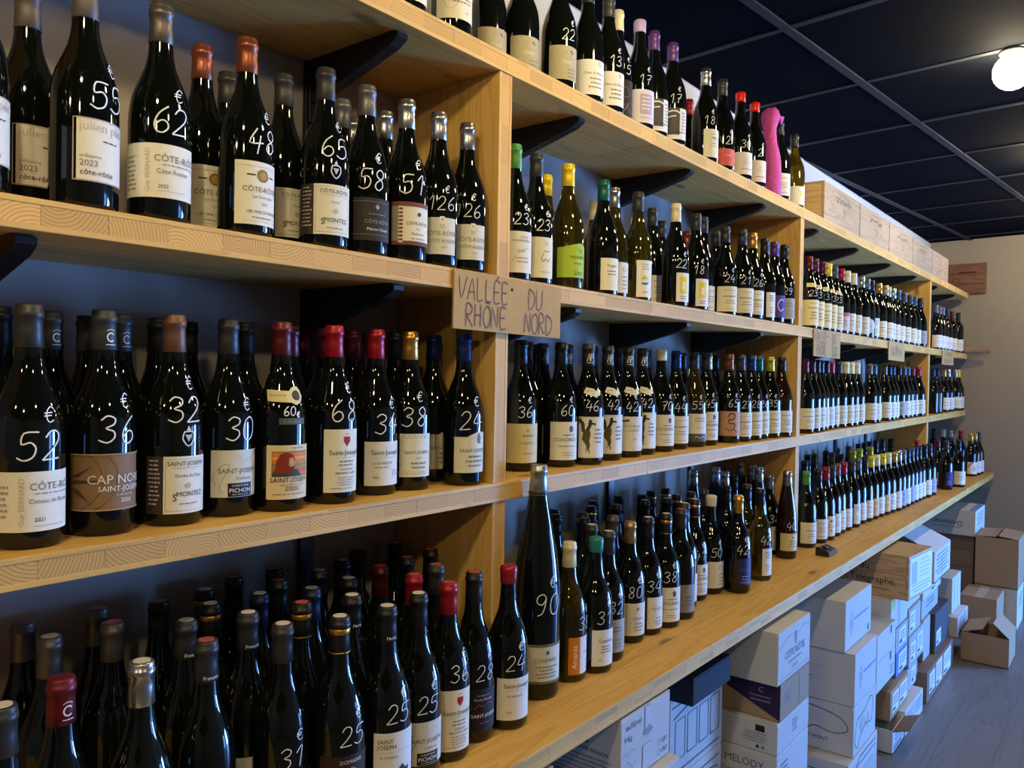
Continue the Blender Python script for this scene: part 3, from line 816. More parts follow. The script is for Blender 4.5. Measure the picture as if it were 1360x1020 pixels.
('E',1,6.339,0.918,0.2965,0.041,'bg','D','gold','stripe','',1),
('E',1,6.446,0.908,0.2965,0.041,'bg','D','gold','wh','',1),
('E',1,6.54,0.903,0.2965,0.041,'bg','D','navy','wh','',1),
('E',1,6.559,1.079,0.2965,0.041,'bg','D','silver','wh','',0),
('E',1,6.618,1.138,0.2965,0.041,'bg','D','cream','','',0),
('E',1,6.659,1.211,0.2965,0.041,'bg','D','black','','',0),
('E',1,6.659,1.032,0.2965,0.041,'bg','D','red','wh','',0),
]

# ------------------------------------------------------------------ bottles
def glass(key, col, trans=0.0, rough=0.035):
    m = bpy.data.materials.new(key); nt, N, L, b = nodes_of(m)
    tc = N.new('ShaderNodeTexCoord'); no = N.new('ShaderNodeTexNoise'); no.inputs['Scale'].default_value = 25
    L.new(tc.outputs['Object'], no.inputs['Vector'])
    b.inputs['Base Color'].default_value = (*col, 1)
    L.new(math_node(N, L, 'ADD', math_node(N, L, 'MULTIPLY', no.outputs['Fac'], 0.03), rough-.01), b.inputs['Roughness'])
    b.inputs['IOR'].default_value = 1.5; b.inputs['Specular IOR Level'].default_value = 0.55
    b.inputs['Transmission Weight'].default_value = trans
    return m
GLASS = {'D': glass('dark_green_bottle_glass', (0.0035, 0.0045, 0.003)),
         'O': glass('olive_bottle_glass', (0.13, 0.10, 0.008), 0.85, .03),
         'A': glass('amber_bottle_glass', (0.018, 0.007, 0.002), 0.0)}
GNAME = {'D': 'dark', 'O': 'olive', 'A': 'amber'}
def profile(shape, h, r):
    if shape == 'bg':
        k = h/.2965
        P = [(.83, 0), (.95, .003), (1, .009), (1, .130), (.993, .142), (.965, .154), (.91, .166), (.83, .177), (.73, .187), (.62, .198), (.52, .209), (.45, .2195), (.405, .231), (.38, .244), (.365, .257), (.352, .270), (.348, .2955)]
    elif shape == 'bx':
        k = h/.2965
        P = [(.83, 0), (.95, .003), (1, .009), (1, .178), (.985, .188), (.93, .198), (.80, .208), (.62, .217), (.48, .226), (.40, .238), (.37, .255), (.365, .2955)]
    elif shape == 'fl':
        k = h/.335
        P = [(.85, 0), (.96, .003), (1, .009), (1, .120), (.985, .14), (.94, .162), (.86, .188), (.75, .215), (.63, .242), (.52, .266), (.44, .288), (.40, .31), (.39, .334)]
    else:
        k = h/.475
        P = [(.85, 0), (.96, .004), (1, .012), (1, .19), (.985, .215), (.94, .245), (.86, .28), (.75, .315), (.62, .35), (.50, .38), (.41, .405), (.35, .43), (.33, .474)]
    return [(a*r, z*k) for a, z in P]
def rad_at(prof, z):
    for (r0, z0), (r1, z1) in zip(prof, prof[1:]):
        if z0 <= z <= z1: return r0+(r1-r0)*(z-z0)/max(1e-9, z1-z0)
    return prof[-1][0]
CAPC = {  # colour, metallic, roughness, kind, words
 'grey': ((.16, .155, .15), .6, .42, 'f', 'grey'), 'taupe': ((.11, .09, .08), .3, .45, 'f', 'taupe'), 'bronze': ((.13, .11, .09), .65, .4, 'f', 'bronze'),
 'copper': ((.27, .075, .035), .65, .36, 'f', 'copper'), 'charcoal': ((.035, .035, .034), .25, .42, 'f', 'charcoal'), 'silver': ((.52, .51, .49), .95, .28, 'f', 'silver'),
 'silverlong': ((.46, .46, .44), .9, .34, 'F', 'silver'), 'charcoalC': ((.04, .04, .038), .2, .48, 'C', 'charcoal'), 'brown': ((.17, .075, .04), .35, .45, 'f', 'brown'),
 'maroon': ((.11, .009, .012), .35, .38, 'f', 'maroon'), 'maroonC': ((.15, .01, .014), .3, .4, 'C', 'maroon'), 'red': ((.34, .008, .018), .3, .36, 'f', 'red'),
 'gold': ((.68, .36, .06), .85, .33, 'f', 'gold'), 'blue': ((.012, .035, .16), .4, .38, 'f', 'blue'), 'navy': ((.012, .016, .05), .3, .4, 'f', 'navy'),
 'black': ((.011, .011, .012), .2, .4, 'f', 'black'), 'blackgold': ((.011, .011, .012), .2, .4, 'G', 'gold-banded black'), 'redwax': ((.30, .008, .018), 0, .25, 'w', 'red wax'),
 'redwaxl': ((.72, .012, .008), 0, .25, 'w', 'bright red wax'), 'green': ((.10, .30, .05), .2, .4, 'f', 'green'), 'yellow': ((.80, .58, .01), .25, .38, 'f', 'yellow'),
 'teal': ((.012, .12, .085), .3, .38, 'f', 'teal'), 'cream': ((.78, .70, .42), .05, .45, 'f', 'cream'), 'creamwax': ((.72, .66, .48), 0, .35, 'w', 'cream wax'),
 'tealwax': ((.02, .20, .16), 0, .3, 'w', 'teal wax'), 'bronzegold': ((.45, .28, .12), .8, .36, 'f', 'bronze-gold'), 'purple': ((.08, .035, .26), .3, .38, 'f', 'purple'),
 'purpledk': ((.12, .045, .20), .25, .4, 'f', 'dark purple'), 'lavender': ((.50, .36, .62), 0, .38, 'w', 'lavender wax'), 'lime': ((.55, .48, .04), .5, .35, 'f', 'lime-yellow'),
 'blackM': ((.011, .011, .012), .2, .4, 'M', 'black'), 'charcoalF': ((.03, .03, .032), .2, .42, 'N', 'charcoal'),
 'tan': ((.48, .38, .22), .5, .4, 'f', 'tan'), 'slate': ((.06, .075, .10), .4, .4, 'f', 'slate'), 'blackAP': ((.02, .02, .02), .1, .48, 'A', 'black monogrammed'), 'pinkwrap': ((.7, .1, .4), 0, .7, 'f', 'pink')}
def wrap(prof, eps):
    def fn(s, z, d=0.0):
        r0 = prof[3][0]; r = rad_at(prof, z)+eps+d; a = s/max(r0*.45, min(r0, rad_at(prof, z)))
        return (r*math.sin(a), -r*math.cos(a), z)
    return fn
CACHE = {}
def cap_mesh(kind, prof, h):
    nr = prof[-1][0]+.0007
    if kind == 'w':
        zb = h-.032
        P = [(rad_at(prof, zb)+.0002, zb), (rad_at(prof, zb)+.0016, zb+.0012), (nr+.0014, zb+.012), (nr+.0018, h-.012), (nr+.0022, h-.006), (nr+.0012, h-.001), (nr-.003, h+.0018), (.002, h+.0024)]
    else:
        ln = .053 if kind != 'F' else .062
        zb = h-ln
        P = [(rad_at(prof, zb)+.0003, zb), (rad_at(prof, zb)+.0009, zb+.0006), (max(nr, rad_at(prof, h-.03)+.0008), h-.03), (nr+.0003, h-.0165), (nr+.0016, h-.0152), (nr+.0016, h-.0085), (nr+.0004, h-.0075), (nr+.0004, h-.002), (nr-.0008, h+.0004), (.002, h+.0006)]
    return lathe('capsule', P, 24, cap_bottom=False)
def band_mesh(prof, z0, z1, e):
    return lathe('band', [(rad_at(prof, z0)+e, z0), (rad_at(prof, z0)+e+.0003, z0+.0003), (rad_at(prof, z1)+e+.0003, z1-.0003), (rad_at(prof, z1)+e, z1)], 24, False, False)
# label designs: paper colour, centre shift (m), width (m), z0, z1, words, elements (s from the label centre, z from the base)
K = '3A3430'; G = '8A8478'; T = 'A8A090'
def vine():
    return [('s', [(-.030, .11), (-.022, .10), (-.021, .085), (-.012, .078)], .009, '4A4020'), ('s', [(-.004, .108), (-.006, .095), (-.012, .085)], .008, '3A3218'), ('s', [(.008, .100), (.0, .102), (-.006, .095)], .005, '3A3218'),
            ('p', [(-.020, .085), (-.006, .088), (-.003, .076), (-.006, .06), (-.004, .048), (-.009, .036), (-.014, .05), (-.024, .064)], '5A4E28'), ('s', [(-.008, .045), (-.006, .03)], .0025, '5A4E28'), ('s', [(-.012, .045), (-.013, .033)], .002, '5A4E28'),
            ('s', [(-.035, .116), (-.035, .02), (.035, .02), (.035, .116), (-.035, .116)], .0006, G), ('l', .006, .030, .085, 4, .010, G)]
DES = {
 '': None,
 'julien': ('E9E2CC', .004, .074, .034, .112, 'cream', [('s', [(-.0365, .035), (-.0365, .111), (.0365, .111), (.0365, .035), (-.0365, .035)], .0016, 'B7A598'), ('t', 'julien pilon', .0155, .004, .097, 'C9BEB0'), ('l', -.006, .024, .085, 1, .004, K), ('t', 'millésime', .0066, -.017, .063, '9A8E80'), ('t', '2023', .0105, -.019, .053, '8A7E70'), ('t', 'côte-rôtie', .0098, -.009, .042, '50382C')]),
 'rozier': ('ECE5CE', -.016, .128, .030, .101, 'cream', [('l', -.058, -.034, .082, 8, .006, T), ('t', 'Guy BERNARD', .009, -.018, .066, 'CBBFA4', 1), ('t', 'CÔTE-RÔTIE', .0122, .022, .078, '857A68'), ('l', -.008, .052, .073, 1, .003, G), ('t', 'Côte Rozier', .0088, .012, .062, G), ('t', '2022', .0065, -.001, .043, K), ('r', -.008, .03, .0385, .0389, G)]),
 'bassenon': ('ECE5CE', -.010, .118, .022, .094, 'cream', [('t', 'Guy BERNARD', .009, -.018, .058, 'CBBFA4', 1), ('t', 'CÔTE-RÔTIE', .0122, .022, .072, '857A68'), ('l', -.008, .052, .067, 1, .003, G), ('t', 'Coteau de Bassenon', .0076, .018, .056, G), ('t', '2021', .0065, -.001, .034, K), ('r', -.008, .03, .0285, .0289, G), ('l', -.058, -.034, .075, 6, .007, T)]),
 'vienne': ('EDE6CC', .006, .078, .016, .108, 'cream', [('r', -.034, .034, .1005, .1010, T), ('c', .008, .088, .0095, '8C7448'), ('c', .008, .088, .006, 'B8923C'), ('r', -.016, -.004, .087, .089, K), ('r', .020, .030, .087, .089, K), ('t', 'CÔTE-RÔTIE', .0105, .008, .064, '6A6054'), ('t', 'Les Essartailles', .006, .010, .055, G), ('t', '2023', .0055, .010, .045, G), ('t', 'LES VINS DE VIENNE', .0058, .010, .033, K), ('l', -.014, .030, .026, 1, .004, G), ('r', -.020, .034, .021, .0214, T)]),
 'montez': ('E9E3CA', .006, .070, .022, .102, 'cream', [('r', -.056, -.029, .022, .102, '3A3029'), ('l', -.052, -.032, .095, 11, .006, 'B8AFA0'), ('s', [(-.026, .026), (-.026, .098), (.032, .098), (.032, .026), (-.026, .026)], .0005, G), ('t', 'CÔTE-RÔTIE', .0088, .006, .088, '5A5248'), ('r', -.018, .03, .0845, .0849, G), ('t', 'Fortis', .0062, .006, .072, G), ('c', .006, .060, .004, 'C2BA9E'), ('t', 'MONTEZ', .0098, .008, .042, '2A2420'), ('t', 'S', .014, -.014, .038, '2A2420'), ('l', -.012, .026, .032, 1, .004, G)]),
 'papy': ('E9E3CA', .008, .070, .018, .098, 'cream', [('r', -.054, -.028, .018, .098, '3A3029'), ('l', -.050, -.031, .091, 11, .006, 'B8AFA0'), ('s', [(-.024, .022), (-.024, .094), (.032, .094), (.032, .022), (-.024, .022)], .0005, G), ('t', 'SAINT-JOSEPH', .0088, .006, .085, '4A4238'), ('r', -.016, .03, .0815, .0819, G), ('t', 'Cuvée du Papy', .0066, .008, .069, '6A6258'), ('c', .006, .057, .004, 'C2BA9E'), ('t', 'MONTEZ', .0098, .010, .042, '2A2420'), ('t', 'S', .014, -.012, .036, '2A2420'), ('l', -.010, .026, .031, 1, .004, G)]),
 'maison': ('2E2C2A', .004, .076, .026, .098, 'dark grey', [('r', -.036, .036, .0915, .0919, 'A8A090'), ('p', [(.004, .083), (.008, .078), (.012, .083), (.008, .088)], 'A8A090'), ('l', -.008, .026, .070, 1, .004, '8A8478'), ('t', 'CÔTE RÔTIE', .0085, .010, .055, '9A948A'), ('t', 'Maison Clusel', .0072, .010, .043, 'E8E4DA'), ('r', -.036, .036, .036, .0364, 'A8A090')]),
 'pattern': ('E8E0C4', .004, .078, .030, .106, 'red-bordered cream', [('r', -.039, .039, .098, .106, '7A4232'), ('r', -.039, .039, .030, .037, '7A4232'), ('r', -.039, -.022, .037, .098, '9A9070'), ('r', -.024, -.018, .030, .106, '7A4232')] + [('r', -.026, -.018, .034+.0068*i, .037+.0068*i, 'E8E0C4') for i in range(10)] + [('c', .012, .085, .0035, '3A3430'), ('t', 'CÔTE-RÔTIE', .0078, .010, .066, '5A5248'), ('t', '2021', .005, .010, .057, G), ('t', 'Madinière', .0066, .010, .048, G), ('l', -.008, .030, .041, 1, .004, G)]),
 'rozel': ('DDD8C2', .0, .080, .024, .092, 'pale cream', [('r', .006, .015, .083, .094, 'F2F2EC'), ('s', [(.008, .086), (.013, .091), (.008, .091), (.013, .086)], .001, K), ('l', .006, .016, .077, 2, .004, T), ('t', 'CÔTE-RÔTIE', .0112, .010, .059, '8A8478'), ('t', 'CÔTE ROZIER', .0086, .012, .046, '8A8478'), ('t', '2019', .0055, .014, .035, G)]),
 'capnord': ('8A6A44', -.006, .112, .034, .108, 'tan', [('s', [(-.052, .070), (-.018, .073)], .002, '4E3422'), ('p', [(-.056, .070), (-.050, .074), (-.020, .074), (-.050, .070)], '5A3C24'), ('p', [(-.056, .078), (-.046, .082), (-.026, .092), (-.044, .078)], '5A3C24'), ('p', [(-.056, .064), (-.044, .062), (-.030, .046), (-.050, .058)], '5A3C24'), ('s', smooth_pts([(-.030, .108), (-.018, .092), (-.014, .072), (-.022, .050), (-.040, .036)], 4), .0006, '5A3C24'), ('s', smooth_pts([(-.010, .108), (.002, .092), (.004, .072), (-.004, .050), (-.026, .034)], 4), .0006, '5A3C24'), ('t', 'CAP NORD', .0165, .010, .069, 'E4DCCB'), ('t', 'SAINT-JOSEPH', .0098, .012, .059, 'F0EADC'), ('l', .0, .03, .053, 1, .004, 'C8B494'), ('t', '2020', .0075, .016, .044, 'F0EADC'), ('r', -.056, .056, .1065, .108, 'B89A6C'), ('r', -.056, .056, .034, .0355, 'B89A6C')]),
 'pichon': ('DAD5C0', .002, .082, .030, .100, 'pale grey', [('s', smooth_pts([(-.030, .048), (-.036, .060), (-.022, .078), (-.012, .076), (-.026, .046), (-.020, .036)], 4), .0008, 'A8A294'), ('t', 'SAINT-JOSEPH', .0100, .004, .066, '6A645A'), ('t', 'Dédicace', .0066, .010, .056, G), ('r', -.014, .024, .031, .051, '1C1A1A'), ('t', 'CHRISTOPHE', .0046, .005, .0455, 'D8D4C8'), ('t', 'PICHON', .0090, .005, .0370, 'F4F2EA'), ('l', -.010, .020, .0335, 1, .003, 'B0ACA0'), ('s', smooth_pts([(.0, .094), (.010, .084), (.022, .088), (.030, .074)], 4), .0005, 'BDB7A6')]),
 'guigal': ('E6CFA0', .004, .082, .020, .104, 'portrait-printed', [('r', -.028, .034, .056, .094, 'E0812E'), ('r', -.028, .034, .070, .076, '8E8A4A'), ('r', -.028, .034, .062, .069, 'C86A3A'), ('r', -.028, .034, .082, .086, 'EFA640'), ('p', [(-.028, .056), (-.026, .064), (-.016, .068), (.012, .066), (.020, .056)], '3E4A3E'), ('p', [(-.024, .062), (-.022, .078), (-.016, .090), (-.006, .093), (.003, .090), (.007, .082), (.006, .072), (.0, .064), (-.012, .060)], '8C3218'), ('p', [(-.003, .074), (-.002, .084), (.003, .085), (.006, .080), (.0075, .076), (.005, .072), (.0, .070)], 'D8A078'), ('p', [(-.006, .071), (.006, .071), (.005, .062), (.0, .057), (-.005, .062)], '7A3418'), ('s', [(-.028, .056), (-.028, .094), (.034, .094), (.034, .056), (-.028, .056)], .0008, '3A2A1C'), ('l', .0, .026, .099, 1, .004, G), ('t', 'SAINT-JOSEPH', .0104, .002, .0465, '4A3220'), ('l', -.020, .030, .042, 1, .003, 'A08A60'), ('s', [(-.008, .034), (-.008, .039), (.016, .039), (.016, .034), (-.008, .034)], .0007, K), ('t', 'E.GUIGAL', .0048, .004, .0350, K), ('l', -.034, .034, .0275, 1, .004, 'A08A60')]),
 'shield': ('ECE6CA', .002, .066, .020, .124, 'shield-crested cream', [('p', [(.002, .112), (.014, .112), (.014, .104), (.008, .096), (.002, .104)], 'A81C22'), ('l', .003, .014, .116, 1, .003, G), ('t', 'Saint-Joseph', .0115, .006, .082, '2A2622'), ('r', -.012, .026, .0772, .0775, G), ('l', -.008, .024, .070, 2, .006, G), ('t', 'DOMAINE', .0048, .008, .0565, '6A3A30'), ('t', 'BERNARD GRIPA', .0052, .008, .0500, '5A4A40'), ('l', -.010, .026, .044, 4, .0042, T), ('l', -.026, .026, .026, 1, .004, T)]),
 'gloriette': ('E6E2D4', .004, .078, .018, .096, 'white', [('t', 'Saint-Joseph', .0118, .006, .073, '3A3632'), ('r', -.018, .034, .0676, .0679, G), ('t', 'LA GLORIETTE', .0058, -.002, .056, '5A544C'), ('l', -.019, .014, .050, 1, .004, G), ('t', '2022', .0055, -.014, .031, K), ('s', smooth_pts([(.018, .03), (.022, .046), (.028, .034), (.034, .046)], 4), .0007, K)]),
 'peter': ('E6E2D4', .004, .078, .020, .098, 'white', [('t', 'Saint-Joseph', .0115, .006, .080, '3A3632'), ('r', -.018, .034, .0745, .0748, G), ('t', 'LES VIGNAUX', .0050, .0, .063, '5A544C'), ('t', '2022', .0055, -.012, .033, K)]),
 'meander': ('E8E2C6', .006, .068, .026, .106, 'key-patterned cream', [('s', [(-.030+.009*(i//4)*1.0+(.0045 if i % 4 in (2, 3) else 0), .098+(.005 if i % 4 in (1, 2) else 0)) for i in range(26)], .0008, G), ('s', [(-.028+(.005 if i % 4 in (1, 2) else 0), .094-.0085*(i//4)-(.004 if i % 4 in (2, 3) else 0)) for i in range(28)], .0008, G), ('s', [(-.030+.009*(i//4)*1.0+(.0045 if i % 4 in (2, 3) else 0), .031+(.005 if i % 4 in (1, 2) else 0)) for i in range(26)], .0008, G), ('t', 'SAINT-JOSEPH', .0078, .006, .069, '5A5248'), ('t', '2022', .005, .008, .059, G), ('l', -.010, .028, .050, 2, .008, G)]),
 'sjblue': ('E2DCC0', .004, .076, .026, .096, 'cream', [('p', [(-.038, .0955), (-.010, .0955), (.0, .1005), (.014, .105), (.028, .1055), (.038, .103), (.038, .095)], 'E2DCC0'), ('s', smooth_pts([(-.037, .094), (-.012, .0945), (.0, .0995), (.014, .1035), (.036, .1025)], 3), .0006, 'B0A888'), ('p', [(.014, .100), (.020, .103), (.024, .094), (.022, .082), (.014, .086)], '6A6A78'), ('t', 'SAINT-JOSEPH', .0098, .008, .066, '6A6050'), ('l', -.010, .030, .056, 3, .009, G)]),
 'domaine': ('E4DECC', .0, .090, .018, .092, 'white', [('r', -.045, .045, .079, .092, '4A2A2C'), ('t', 'Domaine Blachon', .0082, .004, .0825, 'E8DCC8'), ('t', 'SAINT-JOSEPH', .0085, .004, .060, K), ('l', -.02, .03, .050, 4, .006, G)]),
 'eyt': ('35211C', .0, .088, .020, .106, 'brown', [('t', 'DOMAINE', .0078, .004, .094, 'E8DCC8'), ('c', .004, .078, .010, 'B08A3C'), ('c', .001, .080, .0035, 'B83028'), ('c', .007, .076, .0035, 'E4D8B8'), ('t', 'BOISSEYT', .0095, .004, .058, 'E8DCC8'), ('l', -.02, .028, .048, 3, .007, 'A08A70')]),
 'merlin': ('E8E6DC', .006, .076, .018, .116, 'white', [('t', 'SAINT', .0090, -.014, .100, '2A2828'), ('t', 'JOSEPH', .0090, -.0115, .0915, '2A2828'), ('r', -.028, .030, .0866, .0869, G), ('t', 'la rondeur', .0066, -.008, .077, G), ('p', [(.006, .020), (.012, .050), (.008, .060), (.014, .066), (.020, .058), (.028, .060), (.024, .046), (.026, .020)], '2E3A48')]),
 'roche': ('1E1C1C', .0, .084, .022, .098, 'black', [('t', 'Domaine de la', .0046, .004, .085, 'B8B0A8'), ('t', 'Roche Paradis', .0066, .004, .077, 'C8C0B8'), ('s', [(-.026, .060), (-.018, .066), (-.014, .063), (-.006, .071), (.004, .066), (.014, .072), (.024, .068)], .0011, 'B8403A'), ('t', 'SAINT-JOSEPH', .0088, .008, .047, 'F0ECE4'), ('l', -.004, .026, .036, 1, .004, '9A5A50')]),
 'cond90': ('D8D4B8', .0, .092, .035, .115, 'pale green-edged', [('r', -.046, -.034, .035, .115, '6E6E50'), ('r', -.046, .046, .035, .040, '6E6E50'), ('r', -.046, .046, .110, .115, '6E6E50'), ('c', .006, .098, .004, '3A5A7A'), ('t', 'CONDRIEU', .0105, .004, .079, '6A6A58'), ('l', -.020, .032, .068, 4, .007, G)]),
 'amaras': ('E8E4D6', .006, .082, .018, .098, 'orange and white', [('r', -.035, -.008, .018, .098, 'D27A14'), ('t', 'Amaras', .0165, -.016, .056, 'F6F0E4', 1), ('t', 'CONDRIEU', .0066, .020, .062, G), ('r', .016, .024, .086, .093, '8A8478'), ('l', .012, .032, .044, 3, .008, T)]),
 'condwh': ('E6E2D2', .010, .066, .018, .098, 'white', [('t', 'Condrieu', .0105, .012, .070, K), ('l', -.006, .03, .060, 3, .006, G), ('t', '2022', .0048, -.004, .030, K)]),
 'condfig': ('E6E2D2', .016, .062, .018, .098, 'white', [('s', smooth_pts([(-.010, .030), (-.014, .056), (.0, .072), (.008, .060), (-.004, .046), (.012, .034)], 4), .0007, 'B8A8A0'), ('t', 'CONDRIEU', .0075, .016, .066, G), ('l', .006, .03, .044, 3, .008, 'B89088')]),
 'condrieu': ('E6E0C8', .004, .082, .018, .108, 'cream', [('p', [(.010, .096), (.016, .100), (.022, .094), (.020, .084), (.012, .084)], '6A5A50'), ('t', 'CONDRIEU', .0122, .004, .062, '6A6254'), ('l', -.010, .030, .076, 1, .005, K), ('l', -.020, .032, .050, 1, .006, G), ('l', -.010, .030, .034, 2, .006, T)]),
 'vine': ('E8E4D0', .006, .078, .018, .118, 'vine-stump', vine()),
 'cotebr': ('E6E0CC', .004, .086, .018, .110, 'cream', [('s', [(-.034, .108), (-.022, .098), (-.008, .100)], .005, '4A4020'), ('s', [(-.038, .06), (-.032, .045), (-.036, .034)], .004, '5A4E28'), ('t', 'CÔTE BRUNE', .0082, .004, .082, '8A8478'), ('t', 'CONDRIEU', .0075, .004, .070, '8A8478'), ('t', 'AP', .0090, .010, .046, G), ('r', -.040, .040, .026, .0263, G)]),
 'goldc': ('D8C48A', .0, .090, .020, .108, 'gold-cream', [('t', 'A', .0100, .006, .090, K), ('l', -.010, .028, .080, 1, .005, K), ('t', 'CONDRIEU', .0078, .004, .062, 'A08E60'), ('l', -.008, .026, .040, 1, .006, 'A08E60')]),
 'lace': ('E2DCC6', .0, .088, .020, .100, 'lace-patterned cream', [('r', -.044, -.014, .020, .100, 'C4BA9A')] + [('s', smooth_pts([(-.042, .028+.011*i), (-.034, .034+.011*i), (-.026, .028+.011*i), (-.018, .034+.011*i)], 3), .0008, '8A8068') for i in range(6)] + [('t', 'CONDRIEU', .0070, .014, .060, G), ('l', .0, .032, .048, 3, .008, T), ('c', .012, .086, .004, 'A09478')]),
 'greylab': ('8C867C', .0, .084, .020, .096, 'grey', [('r', -.042, .042, .088, .0885, '6A645C'), ('l', .0, .03, .06, 3, .01, '6A645C')]),
 'indigo': ('2A2A66', .014, .056, .028, .108, 'indigo', [('s', smooth_pts([(-.008, .070), (.004, .078), (.016, .070), (.024, .078)], 3), .0008, '8E8EC0'), ('l', -.006, .022, .052, 3, .009, '8E8EC0')]),
 'amber': ('DCCF9C', .004, .074, .030, .094, 'straw-yellow', [('s', [(-.030, .034), (-.030, .090), (.034, .090), (.034, .034), (-.030, .034)], .0006, G), ('c', .014, .080, .003, K), ('l', -.004, .030, .064, 3, .009, G)]),
 'redart': ('DCD2BC', .010, .064, .022, .096, 'red-spotted', [('c', .014, .080, .008, '8A2A26'), ('l', -.004, .030, .060, 4, .009, 'A06A5A')]),
 'pinet': ('E6E0CC', -.002, .078, .020, .108, 'cream', [('t', 'Nicolas', .0062, .012, .094, G), ('t', 'CHAMPAGNEUX', .0062, .006, .086, '6A6254'), ('s', smooth_pts([(-.018, .040), (-.006, .058), (.010, .070), (.026, .072)], 4), .0007, G), ('t', 'ALBA', .0080, .004, .064, G), ('l', -.012, .028, .050, 2, .008, T)]),
 'cepet': ('E2DCBC', .002, .078, .018, .108, 'cream', [('c', .016, .094, .0045, 'CFC8A8'), ('s', smooth_pts([(.010, .072), (.004, .062), (.008, .054), (.014, .060), (.020, .054), (.026, .062)], 4), .0012, K), ('l', .006, .03, .076, 1, .005, G), ('l', .0, .03, .030, 1, .005, T)]),
 'viogreen': ('A9C43C', .002, .082, .030, .100, 'lime green', [('p', [(-.041, .0995), (-.020, .101), (.0, .106), (.018, .110), (.030, .109), (.041, .102), (.041, .099)], 'A9C43C'), ('t', 'VIOGNIER', .0095, .014, .074, '2E3A1C'), ('s', smooth_pts([(.014, .098), (.020, .090), (.026, .098), (.022, .086)], 3), .001, '4A5A24'), ('l', .0, .03, .062, 1, .005, '5A6A2C'), ('l', .0, .034, .042, 2, .005, '5A6A2C')]),
 'viognier': ('E8E2C8', .012, .062, .018, .098, 'cream', [('t', 'Viognier', .0100, .014, .076, '6A6254'), ('l', -.004, .028, .064, 2, .008, G)]),
 'oval': ('E2DCC8', .006, .076, .020, .100, 'white', [('s', [(-.010+.009*math.cos(a*.5236), .058+.026*math.sin(a*.5236)) for a in range(13)], .0008, 'C4B490'), ('c', .018, .082, .006, '8A8478'), ('c', .018, .082, .0045, 'E2DCC8'), ('l', .008, .032, .060, 4, .010, T)]),
 'boat': ('ECE8D4', .014, .052, .014, .112, 'narrow white', [('l', .0, .024, .100, 2, .006, T), ('t', 'VIOGNIER', .0052, .014, .087, G), ('p', [(-.002, .060), (.010, .074), (.022, .062)], 'C8CC60'), ('p', [(.0, .052), (.024, .053), (.020, .048), (.004, .047)], '3A78A8'), ('l', .0, .024, .026, 1, .006, G)]),
 'yellowsq': ('ECE8DC', .016, .052, .016, .098, 'yellow-and-white', [('r', .0, .026, .040, .088, 'E8D83C'), ('r', .008, .018, .050, .072, 'F2EEDC'), ('l', .0, .026, .030, 2, .006, G)]),
 'purple': ('4A3A8C', .010, .066, .022, .102, 'purple', [('s', smooth_pts([(.024, .084), (.010, .086), (.0, .066), (.010, .046), (.026, .054)], 4), .003, 'E6E2F0')]),
 'nar': ('E8E4D4', .018, .044, .018, .106, 'narrow white', [('l', .006, .028, .092, 3, .008, G), ('l', .006, .028, .050, 3, .008, T)]),
 'cr': ('E6DEC0', .004, .082, .018, .100, 'cream', [('l', -.014, .030, .086, 1, .005, T), ('t', 'ooo', .002, .0, -.05, T) if False else ('l', -.018, .032, .066, 1, .009, '7A7264'), ('l', -.010, .028, .052, 2, .008, T), ('l', -.016, .030, .026, 1, .005, T)]),
 'wh': ('E4E2D8', .004, .080, .018, .098, 'white', [('l', -.016, .030, .080, 1, .006, G), ('l', -.010, .028, .062, 3, .008, T), ('l', -.014, .026, .028, 1, .005, G)]),
 'gy': ('A8A498', .002, .080, .022, .098, 'grey', [('l', -.016, .028, .078, 2, .008, '7A766C'), ('l', -.010, .028, .050, 3, .008, '8A867A')]),
 'greybase': ('E4DFC6', .006, .074, .018, .104, 'cream and grey', [('r', -.037, .037, .018, .042, '54524E'), ('l', -.008, .028, .088, 2, .008, G), ('s', smooth_pts([(-.006, .030), (.002, .034), (.010, .028), (.020, .033), (.028, .030)], 3), .0014, 'E8E4D8'), ('l', -.004, .03, .060, 1, .006, T)]),
 'pinkart': ('C89A78', .002, .082, .024, .106, 'pinkish art-printed', [('s', smooth_pts([(-.010, .088), (.0, .098), (.014, .094), (.010, .080), (-.006, .078), (-.004, .066), (.014, .064), (.010, .050)], 3), .0035, '4A342A'), ('s', smooth_pts([(-.016, .050), (-.004, .042), (.010, .046), (.022, .036)], 3), .0025, '5A4032'), ('s', [(-.036, .028), (-.036, .102), (.036, .102), (.036, .028), (-.036, .028)], .0008, '8A6048')]),
 'cdp': ('EADFAA', .002, .086, .016, .118, 'yellow-cream', [('l', -.014, .030, .104, 1, .006, '9A8E60'), ('l', -.018, .032, .084, 1, .008, '6A6040'), ('l', -.010, .028, .066, 3, .012, '9A8E60')]),
 'pink': ('DCC4C0', .004, .080, .018, .098, 'pinkish', [('r', -.020, .040, .082, .098, 'B86A68'), ('l', -.010, .028, .060, 3, .010, 'A08884')]),
 'round': ('BFC8C4', .0, .001, .02, .021, 'round grey-blue', [('c', .002, .062, .036, 'BFC8C4'), ('c', .002, .062, .030, 'CDD4CE'), ('l', -.014, .020, .064, 2, .008, '8A928E')]),
 'emb': ('E8D9B4', .004, .080, .018, .100, 'emblem-printed cream', [('c', .012, .080, .006, '9A6A3A'), ('p', [(.004, .036), (.012, .050), (.020, .036)], 'B89868'), ('l', -.010, .030, .062, 2, .008, 'A89878')]),
 'peach': ('E0B87E', .004, .080, .018, .100, 'peach', [('l', -.014, .030, .082, 2, .009, 'A07A48'), ('l', -.010, .028, .050, 2, .009, 'A07A48')]),
